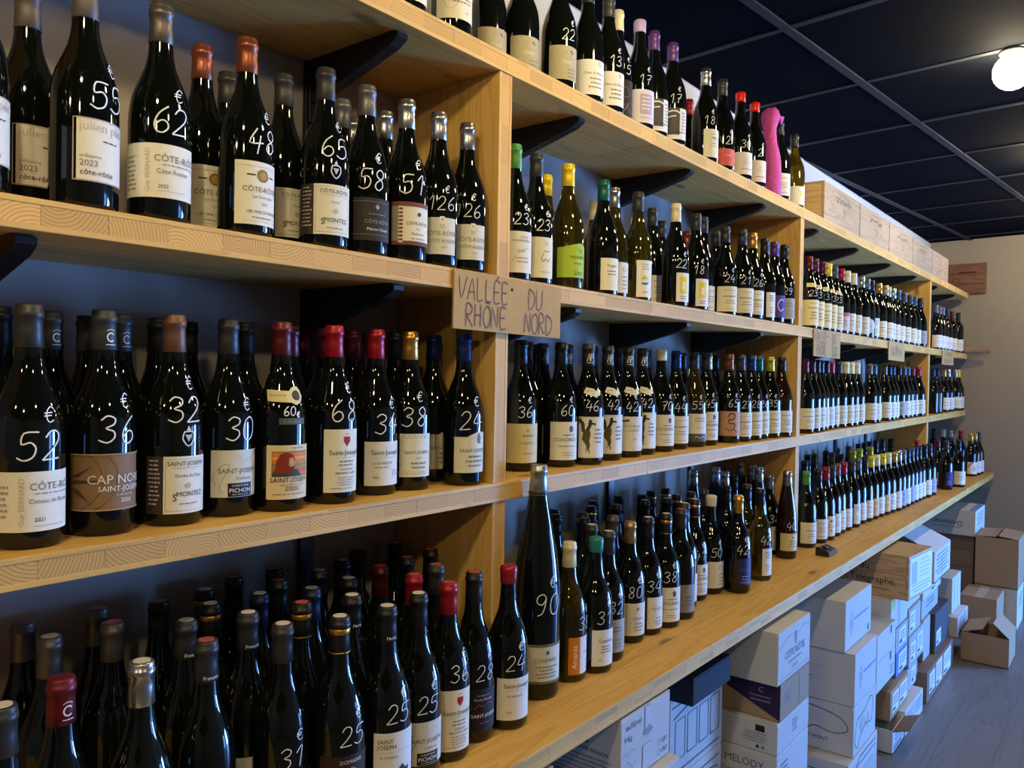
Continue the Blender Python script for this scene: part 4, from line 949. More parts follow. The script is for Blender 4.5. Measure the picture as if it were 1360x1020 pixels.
 'lav': ('A6A6CC', .004, .080, .018, .098, 'pale lavender', [('l', -.014, .030, .080, 2, .009, '7A7AA0'), ('l', -.010, .028, .050, 2, .009, '7A7AA0')]),
 'stripe': ('E6DCC8', .004, .080, .016, .098, 'orange-striped white', [('p', [(-.034, .072), (-.010, .098), (.004, .098), (-.030, .060)], 'C87A34'), ('l', -.006, .030, .060, 3, .010, G)]),
 'cdr': ('E4DDBE', .0, .090, .028, .120, 'cream', [('s', smooth_pts([(-.040, .080), (-.024, .050), (-.010, .048), (.004, .070), (.020, .092), (.034, .092)], 4), .001, 'BDB48E'), ('t', 'Côtes du Rhône', .0080, .006, .085, '6A6254'), ('l', -.016, .034, .066, 2, .007, G), ('t', '2021', .0062, .020, .040, G)]),
 'beigegrey': ('B0A684', .0, .082, .024, .100, 'grey-beige', [('c', .012, .088, .002, K), ('c', .016, .085, .002, K), ('s', smooth_pts([(-.010, .080), (.0, .086), (.010, .086)], 3), .0005, G), ('t', 'TERRE', .0098, .002, .060, 'DDD2A8'), ('l', .0, .03, .046, 3, .008, '8A8060')]),
 'cdrh': ('E6E2D6', .0, .086, .018, .100, 'white', [('s', smooth_pts([(.016, .092), (.020, .086), (.024, .092), (.020, .096), (.016, .092)], 3), .001, K), ('t', 'Côtes du Rhône', .0082, .006, .066, '5A544C'), ('l', -.010, .030, .054, 3, .010, G)]),
 'darkart': ('2A2422', .0, .084, .018, .110, 'dark printed', [('s', smooth_pts([(-.024, .10), (-.010, .082), (.006, .092), (.020, .072), (-.012, .058), (.010, .042), (.024, .030)], 4), .003, '6A4A42'), ('s', smooth_pts([(-.020, .04), (.0, .030), (.016, .052)], 4), .002, '8A8078')]),
 'lavlab': ('DAD2DC', .0, .084, .018, .104, 'lavender-tinted', [('r', -.014, .022, .040, .092, 'B4A4BC'), ('l', -.010, .018, .082, 4, .010, 'E6DCE6'), ('l', -.014, .026, .030, 1, .006, G)]),
 'art': ('E6E4DE', .0, .086, .018, .104, 'grey-arched', [('r', -.043, .012, .030, .104, '4E4A48'), ('s', smooth_pts([(-.040, .070), (-.026, .090), (-.004, .096), (.014, .090)], 4), .004, 'E6E4DE'), ('s', smooth_pts([(-.040, .052), (-.024, .076), (.0, .082)], 4), .003, 'E6E4DE'), ('t', "L'Artiste", .0120, .0, .034, '1E1C1C'), ('l', .018, .034, .090, 7, .009, G)]),
 'mo': ('E2DDBE', .012, .064, .020, .104, 'cream', [('l', .0, .022, .088, 1, .005, G), ('t', 'MOI', .0110, .014, .074, '4A443A'), ('l', .002, .028, .060, 2, .008, T)]),
 'coral': ('D8605A', .010, .068, .018, .070, 'coral', [('t', 'ROUGE', .0062, .012, .048, 'F2D8D0')]),
 'script': ('E8DDD2', .0, .086, .020, .092, 'pale', [('s', smooth_pts([(-.004, .050), (.004, .070), (.010, .064), (.002, .054), (.016, .056), (.024, .062), (.034, .058)], 4), .0012, 'B08A80'), ('l', -.012, .030, .036, 1, .007, '9A7A70')]),
 'yellowdot': ('DEDCD0', .006, .076, .018, .088, 'white', [('p', [(.010, .066), (.016, .072), (.020, .062), (.014, .050), (.008, .054)], 'D8D428')]),
}
TOPDISC = paint('cap_top_disc_red', (0.50, 0.10, 0.09), 0.45, 0.2)
TOPDISCW = paint('cap_top_disc_white', (0.72, 0.66, 0.62), 0.45, 0.1)
def cached(key, make):
    if key not in CACHE: CACHE[key] = make()
    return CACHE[key]
def cap_mat(c):
    col, me_, ro, kd, wd = CAPC[c]
    return paint('capsule_'+c, col, ro, me_, 0.5, 0.06, 120)
def label_mesh(lab, prof, eps):
    pc, cs, wd, z0, z1, words, el = DES[lab]
    n = 16; V = []; Fc = []; fn = wrap(prof, eps)
    for i in range(n+1):
        s = cs-wd/2+wd*i/n
        V += [fn(s, z0), fn(s, z1)]
    for i in range(n): Fc.append((2*i, 2*i+2, 2*i+3, 2*i+1))
    return pydata('label', V, Fc, [paint('paper_'+pc, hexc(pc), 0.62, 0, 0.3, 0.035, 140)], None, True)
BAYW = {'T': '', 'L': ' left bay', 'M': ' centre bay', 'R': ' right bay', 'E': ' end bay'}
counts = {}
def make_bottle(row, order, total):
    bay, sh, x, y, h, r, shape, gl, cap, lab, price, front = row
    r = r-.0008
    prof = profile(shape, h, r); pk = (shape, h, r)
    rnd = random.Random(int(x*1000)*31+sh)
    va = math.atan2(x, y)               # bottles are turned towards someone walking along the shelf
    turn = -max(0.0, va-.33)*(.95 if front else .8)+rnd.uniform(-.10, .10)
    turn += {'rozel': -.35, 'julien': .2, 'rozier': -.12, 'amaras': .62, 'pinkart': -.15}.get(lab, 0)
    e = empty('wine_bottle', (x, y, SZ[sh]), turn)
    kd, wd = CAPC[cap][3], CAPC[cap][4]
    mesh_obj('glass_body', cached(('g',)+pk+(gl,), lambda: lathe('glass_body', prof, 32)), GLASS[gl], e)
    # a shared mesh keeps its first material, so glass colours use their own mesh key
    c = mesh_obj('capsule', cached(('c', kd, cap)+pk, lambda: cap_mesh(kd, prof, h)), cap_mat(cap), e)
    if kd == 'G':
        for i, (a, b_) in enumerate(((h-.0245, h-.0165), (h-.052, h-.0505))):
            mesh_obj('gold_band', cached(('gb', i)+pk, lambda: band_mesh(prof, a, b_, .0013)), cap_mat('gold'), c)
    if kd == 'F':
        mesh_obj('dark_band', cached(('db',)+pk, lambda: band_mesh(prof, h-.060, h-.053, .0012)), cap_mat('charcoal'), c)
    cfn = wrap(prof, .0018)
    if kd == 'C':
        el = [('s', [(.004+.0055*math.cos(a), h-.036+.0055*math.sin(a)) for a in [0.75+.33*k for k in range(15)]], .0018, 'E8E4DA'), ('r', -.003, .011, h-.0465, h-.0455, 'E8E4DA'), ('s', smooth_pts([(-.002, h-.0275), (.004, h-.0255), (.010, h-.0275)], 3), .0009, 'E8E4DA')]
        mesh_obj('emblem', cached(('ce',)+pk, lambda: print_mesh('emblem', el, cfn, .004)), None, c)
    if kd == 'A':
        el = [('s', [(-.008, h-.042), (-.003, h-.024), (.0, h-.042)], .0022, 'F0EEE6'), ('s', [(.0015, h-.042), (.0025, h-.024), (.009, h-.027), (.0085, h-.033), (.002, h-.034)], .0022, 'F0EEE6'), ('r', -.008, .010, h-.0475, h-.0462, 'F0EEE6')]
        mesh_obj('emblem', cached(('ae',)+pk, lambda: print_mesh('emblem', el, cfn, .004)), None, c)
    if kd in 'MN':
        el = [('t', 'Merlin' if kd == 'M' else 'François', .0072, .003, h-.049, 'E8E6E0')]
        mesh_obj('cap_lettering', cached(('me', kd)+pk, lambda: print_mesh('cap_lettering', el, cfn, .004)), None, c)
    if sh == 1 and kd in 'fGMN' and bay in 'LM':
        mesh_obj('top_disc', cached(('td', int(x*50) % 2)+pk, lambda: lathe('top_disc', [(.0105, h+.0007), (.0103, h+.0012)], 16)), TOPDISC if int(x*50) % 2 else TOPDISCW, c)
    if lab:
        lo = mesh_obj('label', cached(('l', lab)+pk, lambda: label_mesh(lab, prof, .0004)), None, e)
        mesh_obj('print', cached(('p', lab)+pk, lambda: print_mesh('print', [q for q in DES[lab][6]], wrap(prof, .0008), .006)), None, lo)
    if lab == 'guigal':
        nf = wrap(prof, .0010)
        el = [('p', [(-.034, .172), (-.034, .190), (.000, .188), (.006, .194), (.016, .195), (.024, .188), (.026, .180), (.020, .170), (.010, .166), (.002, .170)], 'E3D49A'), ('c', .012, .181, .0080, '4A3E28'), ('l', -.030, -.004, .180, 1, .005, 'A89860')]
        mesh_obj('neck_label', cached(('nl',)+pk, lambda: print_mesh('neck_label', el, nf, .005)), None, e)
        el2 = [('r', -.018, .026, .136, .146, '55554F'), ('t', 'E.GUIGAL', .0070, .004, .1385, '8A8A80')]
        mesh_obj('glass_seal', cached(('gs',)+pk, lambda: print_mesh('glass_seal', el2, nf, .005)), None, e)
    if lab in ('papy', 'montez') and front:
        nf = wrap(prof, .0010)
        el = [('s', smooth_pts([(.0, .132), (-.002, .122), (.006, .112), (.014, .122), (.012, .132), (.0, .132)], 3), .0018, 'E8E6DE'), ('p', [(.001, .128), (.011, .128), (.006, .118)], 'C8C6BE'), ('p', [(.003, .134), (.006, .141), (.009, .134)], 'E8E6DE')]
        mesh_obj('crest', cached(('cr', lab)+pk, lambda: print_mesh('crest', el, nf, .005)), None, e)
    if lab == 'vine' or lab == 'cotebr':
        nf = wrap(prof, .0010)
        el = [('p', [(-.020, .176), (-.012, .190), (.006, .186), (.012, .180), (.020, .190), (.026, .172), (.010, .166), (-.004, .170)], 'E4DEC4'), ('l', -.012, .004, .180, 1, .005, T)]
        mesh_obj('neck_label', cached(('vn',)+pk, lambda: print_mesh('neck_label', el, nf, .005)), None, e)
    if lab == 'cdp':
        nf = wrap(prof, .0010)
        el = [('p', [(-.022, .170), (-.020, .186), (.020, .186), (.022, .170)], 'EADFAA'), ('l', -.012, .012, .180, 2, .005, '9A8E60')]
        mesh_obj('neck_label', cached(('cn',)+pk, lambda: print_mesh('neck_label', el, nf, .005)), None, e)
    if price:
        zt = (DES[lab][4] if lab else .10)
        size = (.035 if bay == 'L' and sh > 1 else (.028 if bay == 'L' or sh == 1 else .025)) if len(price) == 2 else .025
        if shape == 'mg': zp, size = .175, .042
        else: zp = min(zt+.014, .145)
        if lab == 'guigal': zp, size = .150, .014
        if lab in ('papy', 'montez'): zp = .146
        off = rnd.uniform(-.002, .010)
        el = hand(price, size, off, zp, .0019 if size > .03 else .0015, .03, rnd, .1)
        if lab != 'guigal' and zp+size*1.1+.018 < .22 or shape == 'mg': el += hand('€', size*.55, off+.010, zp+size*1.28, .0014, .03, rnd, .1)
        else: el += hand('€', size*.6, off+size*1.0, zp-.003, .0016, .03, rnd, .1)
        mesh_obj('price_marking', print_mesh('price_marking', el, wrap(prof, .0009), .006), None, e)
    # words
    glw = GNAME[gl]
    words = '%s-capped' % wd.replace(' ', '-')
    if cap in ('silverlong',): desc = 'tall dark magnum bottle with long silver capsule'
    else: desc = '%s %s bottle' % (words, glw) if gl != 'D' else '%s bottle' % words
    lw = (' with %s label' % DES[lab][5]) if lab else ''
    pw_ = (' priced %s' % price) if price else ''
    rw = 'front' if front else 'back'
    tail = ', %s from left, %s row, %s%s' % (ORD[order], rw, SHELFNAME[sh], BAYW[bay])
    lab_txt = desc+lw+pw_+tail
    if len(lab_txt.split()) > 16: lab_txt = desc+pw_+tail
    if len(lab_txt.split()) > 16: lab_txt = desc+tail
    tag(e, lab_txt, 'bottle', 'wine bottles on the %s%s' % (SHELFNAME[sh], BAYW[bay]))
    return e
def make_wrapped(row):
    """bottle wrapped in pink tissue, the paper twisted to a knot at the top"""
    bay, sh, x, y = row[:4]
    e = empty('wrapped_bottle', (x, y, SZ[sh]))
    mt = bpy.data.materials.new('pink_tissue'); nt, N, L, b = nodes_of(mt)
    no = N.new('ShaderNodeTexNoise'); no.inputs['Scale'].default_value = 70; no.inputs['Detail'].default_value = 5
    tc = N.new('ShaderNodeTexCoord'); L.new(tc.outputs['Object'], no.inputs['Vector'])
    cr = N.new('ShaderNodeValToRGB'); cr.color_ramp.elements[0].color = (.40, .035, .22, 1); cr.color_ramp.elements[1].color = (.66, .09, .40, 1)
    L.new(no.outputs['Fac'], cr.inputs[0]); L.new(cr.outputs[0], b.inputs['Base Color']); b.inputs['Roughness'].default_value = .75
    bp = N.new('ShaderNodeBump'); bp.inputs['Strength'].default_value = .6; bp.inputs['Distance'].default_value = .004
    L.new(no.outputs['Fac'], bp.inputs['Height']); L.new(bp.outputs[0], b.inputs['Normal'])
    rr = random.Random(3); n = 26
    levels = [(.036, 0), (.040, .01), (.0405, .06), (.040, .12), (.036, .15), (.031, .172), (.026, .195), (.023, .22), (.023, .245), (.027, .268), (.031, .288), (.028, .304), (.018, .316), (.002, .32)]
    V = []; Fc = []
    for i, (r, z) in enumerate(levels):
        lean = .02*math.sin(max(0, z-.10)*13)
        for k in range(n):
            a = 2*math.pi*k/n
            rr2 = r*(1+(.10 if z > .25 else .05 if z > .13 else .012)*math.sin(k*2.9+z*60)+rr.uniform(-.02, .02))
            V.append((rr2*math.cos(a)-lean*.5, rr2*math.sin(a), z+rr.uniform(-.001, .001)*(i > 0)))
    for i in range(len(levels)-1):
        for k in range(n): Fc.append((i*n+k, i*n+(k+1) % n, (i+1)*n+(k+1) % n, (i+1)*n+k))
    Fc.append(tuple(range(n-1, -1, -1)))
    mesh_obj('tissue_sleeve', pydata('tissue_sleeve', V, Fc, None, None, True), mt, e)
    # twisted tail hanging to the right of the knot
    V = []; Fc = []; path = [(-.012, 0, .300), (.006, -.006, .306), (.022, -.012, .300), (.034, -.016, .292), (.046, -.020, .284)]
    rad = [.014, .016, .012, .008, .013]
    for i, (p, r) in enumerate(zip(path, rad)):
        for k in range(10):
            a = 2*math.pi*k/10; q = r*(1+.3*math.sin(3*a+i*1.7))
            V.append((p[0]+q*.4*math.cos(a), p[1]+q*math.cos(a), p[2]+q*math.sin(a)))
    for i in range(4):
        for k in range(10): Fc.append((i*10+k, i*10+(k+1) % 10, (i+1)*10+(k+1) % 10, (i+1)*10+k))
    Fc += [tuple(range(9, -1, -1)), tuple(range(40, 50))]
    mesh_obj('twisted_knot', pydata('twisted_knot', V, Fc, None, None, True), mt, e)
    tag(e, 'bottle wrapped in pink tissue paper with a twisted top on the top shelf', 'bottle', 'wine bottles on the top shelf')
grp = {}
for row in BOTTLES: grp.setdefault((row[0], row[1], row[11]), []).append(row)
for k, rows_ in grp.items():
    rows_.sort(key=lambda q: math.atan2(q[2], q[3]))     # left to right as one sees them
    for i, row in enumerate(rows_):
        if row[8] == 'pinkwrap': make_wrapped(row)
        else: make_bottle(row, i, len(rows_))

# ------------------------------------------------------------------ cardboard signs pinned on the upper shelf edge
M_CARD = paint('cardboard_sign', (0.50, 0.32, 0.12), 0.8, 0, 0.2, 0.08, 60)
def sign(x, z0, w, h, lines, label, rot=0.0):
    e = empty('cardboard_sign', (x+w/2, 1.0095, z0)); e.rotation_euler = (0, rot, 0)
    tag(e, label, 'sign', 'hand-lettered cardboard signs')
    box('card', -w/2, w/2, -.0045, -.0005, 0, h, M_CARD, e)
    el = []
    rr = random.Random(int(x*100))
    for (text, size, s, z) in lines:
        if text == '|':     # a row of pen strokes too far off to read
            k = s[0]
            while k < s[1]:
                el.append(('s', [(k, z), (k+.004*rr.uniform(-1, 1), z+size*rr.uniform(.7, 1))], .0026, '4A3226'))
                if rr.random() < .5: el.append(('s', [(k, z+size*rr.uniform(0, .9)), (k+.014, z+size*rr.uniform(0, .9))], .0022, '4A3226'))
                k += rr.uniform(.014, .026)
        else:
            el += [q+('4A2E30',) for q in hand(text, size, s, z, .0022, .02, rr, .03, .62)]
    mesh_obj('lettering', print_mesh('lettering', el, lambda s, z, k=0: (s, -.0050-k, z)), None, e)
    mesh_obj('pin', lathe('pin', [(.0035, 0), (.0035, .001), (.002, .002)], 10), M_BLACK, e, (0.0, -.0046, h-.022)).rotation_euler = (math.pi/2, 0, 0)
sign(1.096, 1.533, .346, .111, [('VALLÉE', .041, -.085, .058), ('DU', .041, .080, .055), ('RHÔNE', .041, -.078, .008), ('NORD', .041, .092, .006)], 'cardboard sign lettered VALLÉE DU RHÔNE NORD beside the left divider', .012)
sign(3.176, 1.537, .346, .107, [('VALLÉE', .040, -.085, .058), ('DU', .040, .080, .056), ('RHÔNE', .040, -.078, .008), ('SUD', .040, .092, .008)], 'cardboard sign lettered VALLÉE DU RHÔNE SUD in the right bay', .01)
sign(4.353, 1.549, .342, .098, [('|', .05, (-.12, .12), .025)], 'cardboard sign with one line of lettering, middle of the right bay', .008)
sign(5.74, 1.553, .39, .098, [('|', .032, (-.12, .12), .056), ('|', .032, (-.13, .13), .012)], 'farthest cardboard sign, two lines, in the end bay', 0.0)

# ------------------------------------------------------------------ wooden wine crates on the top shelf
M_CRATE = wood('crate_wood', (0.44, 0.31, 0.18), (0.35, 0.235, 0.13), 0, .6, False, 1.1)
M_CRATEY = wood('crate_wood_side', (0.60, 0.42, 0.20), (0.48, 0.31, 0.13), 1, .6, False, 1.1)
M_NAIL = paint('nail', (.12, .11, .1), .5, .6)
def crate(x0, x1, y0, y1, z0, z1, label, F=None, L_=None, rz=0.0, mats=(None, None), group='pine wine crates'):
    w, d, h = x1-x0, y1-y0, z1-z0
    e = empty('wine_crate', (x0, y0, z0), rz); tag(e, label, 'crate', group)
    mx, my = mats[0] or M_CRATE, mats[1] or M_CRATEY
    t = .011
    box('front_panel', 0, w, 0, t, 0, h, mx, e, .001); box('back_panel', 0, w, d-t, d, 0, h, mx, e, .001)
    box('side_panel', 0, t, t+.0004, d-t-.0004, 0, h-.009, my, e); box('side_panel', w-t, w, t+.0004, d-t-.0004, 0, h-.009, my, e)
    box('lid', .0004, w-.0004, t+.0006, d-t-.0006, h-.0085, h+.0005, mx, e, .0008)
    box('base_board', t, w-t, t, d-t, .001, .010, mx, e)
    n = cached('nail', lambda: lathe('nail', [(.0022, 0), (.0018, .0006)], 8))
    for (u, v) in ((.006, .02), (.006, h/2), (.006, h-.02), (w-.006, .02), (w-.006, h/2), (w-.006, h-.02)):
        mesh_obj('nail', n, M_NAIL, e, (u, -.0002, v)).rotation_euler = (math.pi/2, 0, 0)
    if F: mesh_obj('print', print_mesh('print', F, lambda s, z, k=0: (s, -.0009-k, z)), None, e)
    if L_: mesh_obj('side_print', print_mesh('side_print', L_, lambda s, z, k=0: (-.0009-k, d-s, z)), None, e)
    return e
def script(w, h, rr):
    out = [('s', smooth_pts([(w*.30+w*.022*i, h*.70-h*.02*i*.0+rr.uniform(-.012, .012)) for i in range(20)], 3), .0045, '4A2E24')]
    out += [('s', smooth_pts([(w*.52, h*.50), (w*.55, h*.38), (w*.53, h*.28)], 3), .006, '6A3A30'), ('l', w*.36, w*.70, h*.86, 1, .008, '7A5A48')]
    return out
CX = [3.290, 3.812, 4.350, 4.880, 5.405, 5.925]
CN = ('nearest, next to the olive bottle', 'second from the left', 'middle one, third from the left', 'fourth from the left', 'last, with a small crest')
for i in range(5):
    rr = random.Random(40+i); wd = CX[i+1]-CX[i]-.010
    el = script(wd, .155, rr) if i < 4 else [('c', wd*.5, .095, .018, '9A7A50'), ('c', wd*.5, .095, .012, 'B8946A'), ('l', wd*.4, wd*.6, .055, 2, .012, '8A6A48')]
    crate(CX[i], CX[i]+wd, 1.0135, 1.275, SZ[4], SZ[4]+.155, 'pale pine wine crate on the top shelf, '+CN[i], el)
# dark wooden panel fixed to the end wall behind the last crate
e = empty('wooden_panel', (XE-.1*(YB-1.01)-.004, 1.01, 2.095), GROT)
tag(e, 'brown wooden crate panel with branded lettering on the end wall above the shelves', 'panel')
M_BRN = wood('brown_panel_wood', (0.20, 0.10, 0.06), (0.12, 0.055, 0.03), 1, .6, False)
for i in range(3): box('board', -.030, 0, -.105, .17, .0745*i, .0745*(i+1)-.001, M_BRN, e, .0015)
mesh_obj('lettering', print_mesh('lettering', [('l', .10, .25, .150, 1, .040, '4A241C'), ('l', .16, .24, .135, 1, .012, '4A241C')], lambda s, z, k=0: (-.0308-k, .19-s, z)), None, e)
# crumpled brown paper bag at the end of the upper shelf
rr = random.Random(9); V = []; Fc = []; nu, nv = 16, 12
for i in range(nu):
    t = i/(nu-1); y = .86+t*.38; wd = .02+.045*min(1, t*2.2); hh = .012+.055*math.sin(min(1, t*1.3+.1)*math.pi*.62)
    for k in range(nv):
        a = 2*math.pi*k/nv
        V.append((6.664+.55*wd*math.cos(a)*(1+rr.uniform(-.12, .12)), y+rr.uniform(-.004, .004), max(SZ[3]+.0008 if y > 1.0 else 0, SZ[3]+hh*.5*(1+math.sin(a))+rr.uniform(-.004, .006)+max(0, .5-t)*.02)))
for i in range(nu-1):
    for k in range(nv): Fc.append((i*nv+k, i*nv+(k+1) % nv, (i+1)*nv+(k+1) % nv, (i+1)*nv+k))
Fc += [tuple(range(nv-1, -1, -1)), tuple((nu-1)*nv+k for k in range(nv))]
tag(mesh_obj('paper_bag', pydata('paper_bag', V, Fc), paint('kraft_paper', (.30, .21, .13), .8, 0, .2, .15, 50)), 'crumpled brown paper bag sticking out at the far end of the upper shelf', 'bag')

# ------------------------------------------------------------------ black charging cradle on the counter
e = empty('charging_cradle', (3.046, .892, SZ[1])); tag(e, 'small black plastic charging cradle lying on the counter near the second divider', 'cradle')
M_PLAST = paint('black_plastic', (.014, .014, .016), .38, 0, .5, .1, 90)
bm = bmesh.new()
prof = [(0, 0), (0, .016), (.008, .022), (.047, .034), (.050, .030), (.050, 0)]
a_ = [bm.verts.new((0, y, z)) for y, z in prof]; b_ = [bm.verts.new((.104, y*.92, z*.8)) for y, z in prof]
bm.faces.new(a_[::-1]); bm.faces.new(b_)
for i in range(6): bm.faces.new((a_[i], a_[(i+1) % 6], b_[(i+1) % 6], b_[i]))
bmesh.ops.recalc_face_normals(bm, faces=bm.faces[:]); bmesh.ops.bevel(bm, geom=bm.edges[:], offset=.0025, segments=2, affect='EDGES')
me = bpy.data.meshes.new('body'); bm.to_mesh(me); bm.free(); mesh_obj('body', me, M_PLAST, e)
mesh_obj('well', pydata('well', [(.040, .012, .0245), (.094, .012, .0225), (.094, .036, .030), (.040, .038, .0325)], [(0, 1, 2, 3)]), paint('cradle_well', (.003, .003, .004), .5), e)
mesh_obj('contact_knob', lathe('contact_knob', [(.010, 0), (.010, .005), (.007, .008)], 16), M_PLAST, e, (.030, .024, .027))

# ------------------------------------------------------------------ cartons stacked under and beside the counter
CARD = {'white': ('white_carton', (.54, .54, .54)), 'kraft': ('kraft_carton', (.36, .25, .16)), 'grey': ('grey_carton', (.40, .39, .38)), 'black': ('black_carton', (.010, .012, .020)),
        'slate': ('slate_carton', (.055, .06, .075)), 'blue': ('blue_carton', (.10, .22, .50)), 'brown': ('brown_carton', (.20, .14, .10))}
def carton(x0, x1, y0, y1, z0, z1, kind, label, F=None, L_=None, T_=None, rz=0.0, top='closed', sticker=None, flapkind=None):
    w, d, h = x1-x0-.002, y1-y0-.002, z1-z0-.0012
    e = empty('carton', (x0, y0, z0+.0002), rz); tag(e, label, 'box', 'wine cartons under the counter')
    m = paint(CARD[kind][0], CARD[kind][1], .75, 0, .25, .05, 30)
    t = .004
    if top == 'closed':
        box('body', 0, w, 0, d, 0, h-t, m, e, .002)
        box('flap', .0006, w-.0006, .0006, d/2-.0012, h-t, h, m, e, .001); box('flap', .0006, w-.0006, d/2+.0012, d-.0006, h-t, h, m, e, .001)
        box('tape', w*.0+.001, w-.001, d/2-.024, d/2+.024, h, h+.0004, paint('packing_tape', (.50, .44, .34), .35), e)
    else:
        V = []; Fc = []
        for (a0, a1, b0, b1, c0, c1) in ((0, w, 0, t, 0, h), (0, w, d-t, d, 0, h), (0, t, t, d-t, 0, h), (w-t, w, t, d-t, 0, h), (0, w, 0, d, 0, t)):
            b = len(V); V += [(a0, b0, c0), (a1, b0, c0), (a1, b1, c0), (a0, b1, c0), (a0, b0, c1), (a1, b0, c1), (a1, b1, c1), (a0, b1, c1)]
            Fc += [tuple(b+i for i in f) for f in BOXF]
        mesh_obj('body', pydata('body', V, Fc), m, e)
        for (px, py, ln, wd, rx, ry) in top:     # open flaps: hinge point, length, width, tilt
            f = box('flap', 0, wd, 0, ln, 0, .003, paint(*CARD[flapkind], .75, 0, .25, .05, 30) if flapkind else m, e, 0, (px, py, h)); f.rotation_euler = (rx, ry, 0)
    if F: mesh_obj('print', print_mesh('print', F, lambda s, z, k=0: (s, -.0008-k, z)), None, e)
    if L_: mesh_obj('side_print', print_mesh('side_print', L_, lambda s, z, k=0: (-.0008-k, d-s, z)), None, e)
    if T_: mesh_obj('top_print', print_mesh('top_print', T_, lambda s, z, k=0: (s, z, h+.0008+k)), None, e)
    for st in (sticker or []):                    # shipping labels stuck on the front
        u0, u1, v0, v1 = st
        so = box('shipping_label', u0, u1, -.0012, -.0002, v0, v1, paint('label_paper', (.72, .72, .72), .5), e)
        mesh_obj('print', print_mesh('print', [('l', u0+.008, u1-.008, v1-.02-.0, max(2, int((v1-v0)/.022)), .014, '6A6A72'), ('r', u0+.01, u0+.01+(u1-u0)*.4, v0+.008, v0+.02, '3A3A42')], lambda s, z, k=0: (s, -.0016-k, z)), None, so)
    return e
B_ = '2E2E36'; Q = '7A7A84'
# ---- under the left end of the counter
carton(.90, 1.20, .83, 1.12, .59, .735, 'white', 'white carton at the very bottom edge of the picture, nearest of all cartons')
carton(.90, 1.20, .84, 1.12, .30, .59, 'white', 'white carton below the nearest carton, upper of two')
carton(.90, 1.20, .84, 1.12, 0, .30, 'white', 'white carton below the nearest carton, standing on the floor')
carton(1.421, 1.640, .82, 1.13, .60, .745, 'white', 'white carton printed 6x750 ml with EXP and CRD tick boxes',
       [('t', '6x750 ml', .017, .052, .114, B_), ('t', '9 Kg', .017, .030, .090, B_), ('s', smooth_pts([(.01, .06), (.02, .07), (.03, .058), (.045, .07), (.06, .064), (.075, .075)], 3), .0012, 'A0A0A8'), ('s', smooth_pts([(.02, .02), (.025, .048), (.04, .04), (.05, .03), (.07, .045)], 3), .0012, 'A0A0A8'),
        ('s', [(.160, .048), (.160, .036), (.170, .036), (.170, .048), (.160, .048)], .001, B_), ('t', 'EXP', .014, .190, .037, B_), ('s', [(.160, .026), (.160, .014), (.170, .014), (.170, .026), (.160, .026)], .001, B_), ('t', 'CRD', .014, .190, .015, B_), ('r', .10, .128, .085, .142, 'C2C2C8'), ('p', [(.09, .085), (.118, .100), (.138, .085), (.112, .078)], '8E8E96'), ('r', .092, .130, .008, .06, 'C2C2C8')],
       [('r', .19, .23, .075, .10, '5A5244'), ('l', .10, .26, .128, 1, .012, Q), ('t', 'CHRISTOPHE PICHON', .012, .22, .058, B_), ('l', .12, .29, .045, 5, .0095, Q)])
carton(1.395, 1.644, .795, 1.13, .30, .60, 'white', 'white carton directly under the 6x750 ml carton')
carton(1.395, 1.644, .795, 1.13, 0, .30, 'white', 'white carton on the floor below the 6x750 ml carton')
for i, (za, zb) in enumerate(((0, .215), (.215, .43), (.43, .644))):
    el = []
    for k in range(4): el.append(('s', [(.03+.07*k, .05), (.03+.07*k, .15), (.085+.07*k, .15), (.085+.07*k, .05), (.03+.07*k, .05)], .003, B_))
    el += [('s', [(.01, .02), (.30, .02)], .003, B_), ('s', [(.01, .19), (.30, .19)], .003, B_), ('s', [(.02, .16), (.16, .185), (.29, .16)], .003, B_)]
    carton(1.80, 2.12, .90, 1.16, za, zb, 'white', 'white carton with black line drawing behind the black box, %s' % ('on the floor', 'middle of its stack', 'top of its stack')[i], el, [('s', [(.02, .03), (.24, .03), (.24, .18), (.02, .18), (.02, .03)], .003, B_)])
carton(1.80, 2.03, .84, 1.14, .6445, .715, 'black', 'flat black box under the counter beside the white cartons')
# ---- stack with the CÔTE RÔTIE carton
carton(2.215, 2.492, .78, 1.10, .583, .735, 'white', 'white carton printed CÔTE RÔTIE with a crest, top of its stack',
       [('c', .145, .118, .010, '7A7A8A'), ('p', [(.135, .118), (.155, .118), (.152, .095), (.145, .088), (.138, .095)], '7A7A8A'), ('s', smooth_pts([(.005, .10), (.05, .115), (.10, .125), (.17, .120), (.22, .130), (.27, .122)], 4), .0012, Q), ('t', 'CÔTE RÔTIE', .030, .140, .062, '6A6A7A'), ('l', .08, .20, .046, 1, .012, Q), ('t', 'DAVID', .017, .140, .024, Q), ('s', [(.02, .012), (.26, .016)], .001, Q)], None, [('r', .0, .275, .10, .16, '2A4A8A')])
carton(2.240, 2.492, .78, 1.10, .475, .583, 'kraft', 'kraft carton with a purple printed corner under the CÔTE RÔTIE carton',
       [('l', .03, .09, .07, 3, .012, '8A7AA0'), ('r', .16, .165, .01, .10, '9A8A9A')], [('p', [(.075, .106), (.318, .106), (.318, .004)], '2E1E46'), ('t', 'C', .022, .262, .074, 'A898C0'), ('l', .22, .30, .060, 2, .012, '8A7AA8')])
carton(2.222, 2.494, .78, 1.10, .385, .475, 'white', 'white carton with small printed symbols, third down in the CÔTE RÔTIE stack',
       [('l', .12, .17, .06, 4, .010, Q)], [('r', .255, .282, .058, .076, '1C1C20'), ('l', .22, .29, .050, 4, .008, Q), ('c', .262, .014, .005, B_), ('c', .278, .014, .005, Q)])
